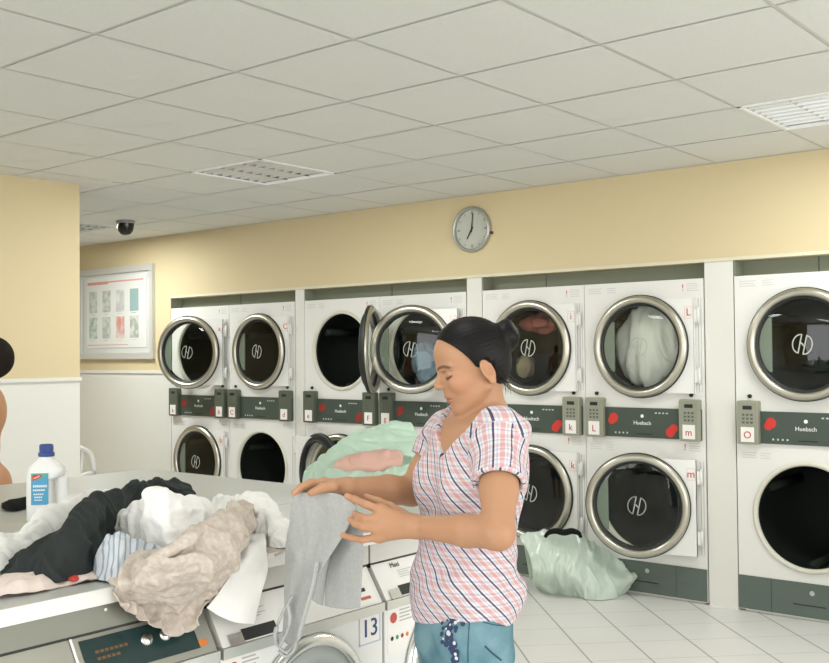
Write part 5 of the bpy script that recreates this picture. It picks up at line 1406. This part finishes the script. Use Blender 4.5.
    # ---------- shoes
    for hpx, hd in ((478, -0.065), (452, 0.095)):
        hj = W_(hpx, 640, hd); k = MB(); base_ = np.array([hj[0] + 0.01, hj[1], 0])
        secs = [(-0.065, 0.026, 0.05), (-0.05, 0.034, 0.075), (0.0, 0.036, 0.09), (0.05, 0.038, 0.07), (0.11, 0.045, 0.05), (0.16, 0.042, 0.04), (0.19, 0.022, 0.028)]
        n = 14; vs = []
        for (u, hw, ht) in secs:
            for q in range(n):
                t = 2 * PI * q / n
                vs.append(base_ + fa * u + lb * hw * math.cos(t) + zz * (max(0.0, ht / 2 + ht / 2 * math.sin(t)) + 0.001))
        k.add(vs, [(i*n+q, i*n+(q+1) % n, (i+1)*n+(q+1) % n, (i+1)*n+q) for i in range(len(secs)-1) for q in range(n)] + [tuple(range(n)), tuple(range(len(secs)*n-1, (len(secs)-1)*n-1, -1))], True)
        k.build('shoe', mat('grey_canvas_shoe', (0.25, 0.26, 0.28), 0.8), root)
    return root
def plaid_mat():
    mt = bpy.data.materials.new('pink_navy_plaid'); mt.use_nodes = True; nt = mt.node_tree; b_ = nt.nodes['Principled BSDF']; N = nt.nodes.new; K = nt.links.new
    b_.inputs['Roughness'].default_value = 0.9; b_.inputs['Specular IOR Level'].default_value = 0.1
    uv = N('ShaderNodeUVMap'); sp = N('ShaderNodeSeparateXYZ'); K(uv.outputs[0], sp.inputs[0])
    def bands(sock, period, stops):
        d = N('ShaderNodeMath'); d.operation = 'DIVIDE'; d.inputs[1].default_value = period; K(sock, d.inputs[0])
        a = N('ShaderNodeMath'); a.operation = 'ADD'; a.inputs[1].default_value = 20.0; K(d.outputs[0], a.inputs[0])
        f_ = N('ShaderNodeMath'); f_.operation = 'FRACT'; K(a.outputs[0], f_.inputs[0])
        rp = N('ShaderNodeValToRGB'); rp.color_ramp.interpolation = 'CONSTANT'
        els = rp.color_ramp.elements
        els[0].position = stops[0][0]; els[0].color = (*stops[0][1], 1); els[1].position = stops[1][0]; els[1].color = (*stops[1][1], 1)
        for p, c_ in stops[2:]:
            e = els.new(p); e.color = (*c_, 1)
        K(f_.outputs[0], rp.inputs[0]); return rp.outputs[0]
    wh, pk, nv, lbk = (0.70, 0.66, 0.66), (0.64, 0.42, 0.43), (0.085, 0.09, 0.17), (0.52, 0.54, 0.64)
    warp = bands(sp.outputs['X'], 0.040, [(0, wh), (0.12, nv), (0.24, wh), (0.36, lbk), (0.46, wh), (0.54, pk), (0.80, wh), (0.90, lbk)])
    weft = bands(sp.outputs['Y'], 0.026, [(0, (1, 1, 1)), (0.14, (0.90, 0.79, 0.79)), (0.52, (1, 1, 1)), (0.68, (0.78, 0.80, 0.87)), (0.84, (1, 1, 1))])
    mx = N('ShaderNodeMix'); mx.data_type = 'RGBA'; mx.blend_type = 'MULTIPLY'; mx.inputs[0].default_value = 1.0
    K(warp, mx.inputs[6]); K(weft, mx.inputs[7]); K(mx.outputs[2], b_.inputs['Base Color'])
    return mt
woman()

# ---------- the grey garment held in her hands
def grey_garment():
    q = DW
    def A(px, py, dd): return at_d(px, py, q + dd)
    G = lattice([
        [A(293, 493, .005), A(306, 492, -.005), A(320, 492, -.02), A(334, 493, -.045), A(347, 497, -.075), A(358, 507, -.090)],
        [A(290.5, 512, .012), A(305, 512, -.004), A(319, 513, -.02), A(332, 514, -.045), A(342, 517, -.07), A(352, 520, -.085)],
        [A(288, 540, .010), A(300, 541, -.012), A(312, 542, -.02), A(322, 543, -.035), A(331, 543, -.055), A(339, 542, -.068)],
        [A(285, 572, .004), A(292, 573, -.018), A(300, 574, -.018), A(307, 575, -.028), A(314, 574, -.04), A(320, 572, -.05)],
        [A(285, 602, -.002), A(289, 604, -.02), A(293, 605, -.02), A(297, 606, -.028), A(302, 605, -.034), A(307, 602, -.04)],
        [A(284, 622, -.006), A(287, 625, -.02), A(290, 627, -.022), A(293, 628, -.028), A(297, 626, -.032), A(302, 622, -.034)],
        [A(284, 636, -.01), A(286, 641, -.018), A(288, 644, -.022), A(291, 645, -.026), A(294, 643, -.03), A(297, 638, -.032)]], 54, 80)
    G = folds(G, 0.006, 12, 10, 2.2, 61, 0.25)
    o = sheet(G, 'grey_garment', grey_knit, None, 0.004)
    tag(o, 'pale grey garment with loose straps held up in the woman\'s hands', 'garment')
    o0 = np.array(o.location)
    G = lattice([
        [A(333, 512, .02), A(342, 514, .0), A(354, 520, -.03), A(363, 530, -.05)],
        [A(329, 540, .02), A(339, 542, .0), A(351, 544, -.03), A(363, 548, -.05)],
        [A(327, 572, .015), A(337, 574, .0), A(350, 575, -.025), A(362, 577, -.045)],
        [A(325, 606, .01), A(335, 608, .0), A(348, 609, -.02), A(360, 608, -.04)]], 36, 50)
    G = folds(G, 0.004, 10, 9, 2, 63, 0.25)
    sheet(G - o0, 'rear_panel', grey_knit, o, 0.004)
    # inner face joining the two panels
    G = lattice([[A(340, 520, -.06), A(338, 520, -.01), A(335, 520, .02)], [A(330, 545, -.05), A(332, 546, -.01), A(330, 546, .02)], [A(318, 575, -.035), A(324, 577, -.01), A(326, 577, .015)], [A(312, 600, -.03), A(318, 604, -.01), A(323, 606, .01)]], 16, 40)
    sheet(G - o0, 'inner_face', grey_knit, o, 0.003)
    def strap(pts, w_, nm='strap'):
        P_ = cr(np.array([A(*p) for p in pts]) - o0, np.linspace(0, len(pts) - 1, 30)); k = MB(); k.tube(list(P_), w_, n=8, flat=0.5); k.build(nm, grey_knit, o)
    strap([(317, 562, -.06), (313, 585, -.062), (306, 610, -.06), (300, 632, -.055), (294, 650, -.05), (286, 656, -.045), (279, 650, -.04)], 0.0075)
    strap([(292, 596, -.045), (283, 612, -.05), (276, 630, -.05), (278, 645, -.045), (287, 652, -.042), (296, 642, -.045), (301, 626, -.052)], 0.0075)
    strap([(288, 604, -.05), (290, 620, -.056), (285, 636, -.058), (280, 646, -.052)], 0.006)
grey_garment()

# ---------- bare-backed person at the left edge
def bather():
    dd = 5.0
    o = L(-22, 480, dd); q0 = np.array([o[0], o[1], 0.0])
    root = thing('person', 'bare-backed person with short dark hair cut off by the photo\'s left edge', 'person', tuple(wld(q0)), YR)
    def W_(px, py, d_): return L(px, py, dd + d_) - q0
    S = SDF((-0.35, -0.30, 0.0), (0.30, 0.30, 1.60), 0.006)
    # torso in profile, facing left: shoulder blades, hollow of the back, hips
    S.ell(W_(-20, 412, 0), (0.115, 0.165, 0.16), None, 0.04); S.ell(W_(-24, 448, 0), (0.105, 0.14, 0.14), None, 0.04)
    S.ell(W_(-17, 486, 0), (0.13, 0.155, 0.13), None, 0.04)
    S.cone(W_(-18, 402, -0.16), W_(-18, 402, 0.16), 0.055, 0.055, 0.04)
    S.cone(W_(-16, 398, 0), W_(-14, 372, 0), 0.054, 0.050, 0.03)
    for sg in (-1, 1):
        sh, el, wr = W_(-18, 403, sg*0.185), W_(-14, 452, sg*0.215), W_(-42, 490, sg*0.18)
        S.chain([sh, el], [0.046, 0.036], 0.02, 0.03); S.chain([el, wr], [0.036, 0.026], 0.012)
        for q in range(4): S.chain([wr, wr + np.array([-0.07, (q-1.5)*0.018, -0.02]), wr + np.array([-0.12, (q-1.5)*0.02, -0.045])], [0.018, 0.0105, 0.008], 0.006, 0.012)
        S.chain([wr, wr + np.array([-0.03, -sg*0.04, -0.0]), wr + np.array([-0.07, -sg*0.055, -0.015])], [0.018, 0.012, 0.0085], 0.006, 0.012)
        hj = W_(-19, 492, sg*0.09); kn = np.array([hj[0]-0.01, hj[1], 0.45]); an = np.array([hj[0]+0.01, hj[1], 0.07])
        S.chain([hj, kn, an], [0.085, 0.058, 0.040], 0.03)
        S.chain([an + np.array([0.03, 0, -0.03]), an + np.array([-0.16, 0, -0.045])], [0.034, 0.024], 0.02)
    HO = W_(-8, 366, 0)
    S.ell(HO + np.array([-0.005, 0, 0.035]), (0.095, 0.075, 0.095), None, 0.02); S.ell(HO + np.array([-0.045, 0, -0.03]), (0.055, 0.058, 0.08), None, 0.02)
    S.cone(HO + np.array([-0.095, 0, 0.01]), HO + np.array([-0.115, 0, -0.02]), 0.008, 0.011, 0.01)
    S.ell(HO + np.array([-0.095, 0, -0.055]), (0.012, 0.022, 0.010), None, 0.008)
    for sg in (-1, 1):
        S.ell(HO + np.array([-0.1, sg*0.03, 0.012]), (0.016, 0.016, 0.011), None, 0.01, 's'); S.ell(HO + np.array([0.0, sg*0.078, -0.01]), (0.02, 0.008, 0.032), None, 0.005)
    P, Q = S.mesh(1); me = np_mesh('body', P, Q, skin_mat('tan_skin')); C_ = np.tile(np.array([0.50, 0.255, 0.13]), (len(P), 1))
    h_ = P - HO
    for sg in (-1, 1):
        w_ = 1 - smoothstep(np.linalg.norm((h_ - [-0.088, sg*0.03, 0.010]) / [0.02, 0.014, 0.006], axis=1), 0.6, 1.1); C_ = C_ * (1 - w_[:, None] * .8) + np.array([0.03, 0.02, 0.015]) * w_[:, None] * .8
    w_ = 1 - smoothstep(np.linalg.norm((h_ - [-0.098, 0, -0.055]) / [0.02, 0.024, 0.008], axis=1), 0.7, 1.1); C_ = C_ * (1 - w_[:, None] * .7) + np.array([0.35, 0.10, 0.08]) * w_[:, None] * .7
    set_tint(me, C_); link('body', me, root)
    S = SDF(HO - 0.16, HO + 0.18, 0.005)
    S.ell(HO + np.array([0.0, 0, 0.040]), (0.106, 0.086, 0.106), None, 0.01); S.ell(HO + np.array([0.035, 0, 0.018]), (0.055, 0.062, 0.052), None, 0.02)
    S.ell(HO + np.array([-0.10, 0, -0.04]), (0.10, 0.12, 0.115), None, 0.008, 's')
    for sg in (-1, 1): S.ell(HO + np.array([0.0, sg*0.085, -0.02]), (0.026, 0.02, 0.045), None, 0.005, 's')
    P, Q = S.mesh(1); link('hair', np_mesh('hair', P, Q, mat('dark_brown_hair', (0.016, 0.012, 0.010), 0.8, spec=0.15, bump=(90, 1.0))), root)
    S = SDF((-0.35, -0.30, 0.35), (0.30, 0.30, 1.0), 0.006)
    S.ell(W_(-17, 490, 0), (0.138, 0.165, 0.115), None, 0.04)
    for sg in (-1, 1):
        hj = W_(-19, 492, sg*0.09); kn = np.array([hj[0]-0.01, hj[1], 0.45]); S.cone(hj, hj * 0.2 + kn * 0.8, 0.098, 0.085, 0.03, cut=1.0)
    sl, Pg = S.blk(S.lo, S.lo + S.h * (S.n - 1)); S.put(sl, 0.845 - Pg[2] + 0 * Pg[0], 0.004, 's')
    P, Q = S.mesh(1); link('shorts', np_mesh('shorts', P, Q, mat('navy_shorts', (0.03, 0.04, 0.08), 0.9)), root)
bather()
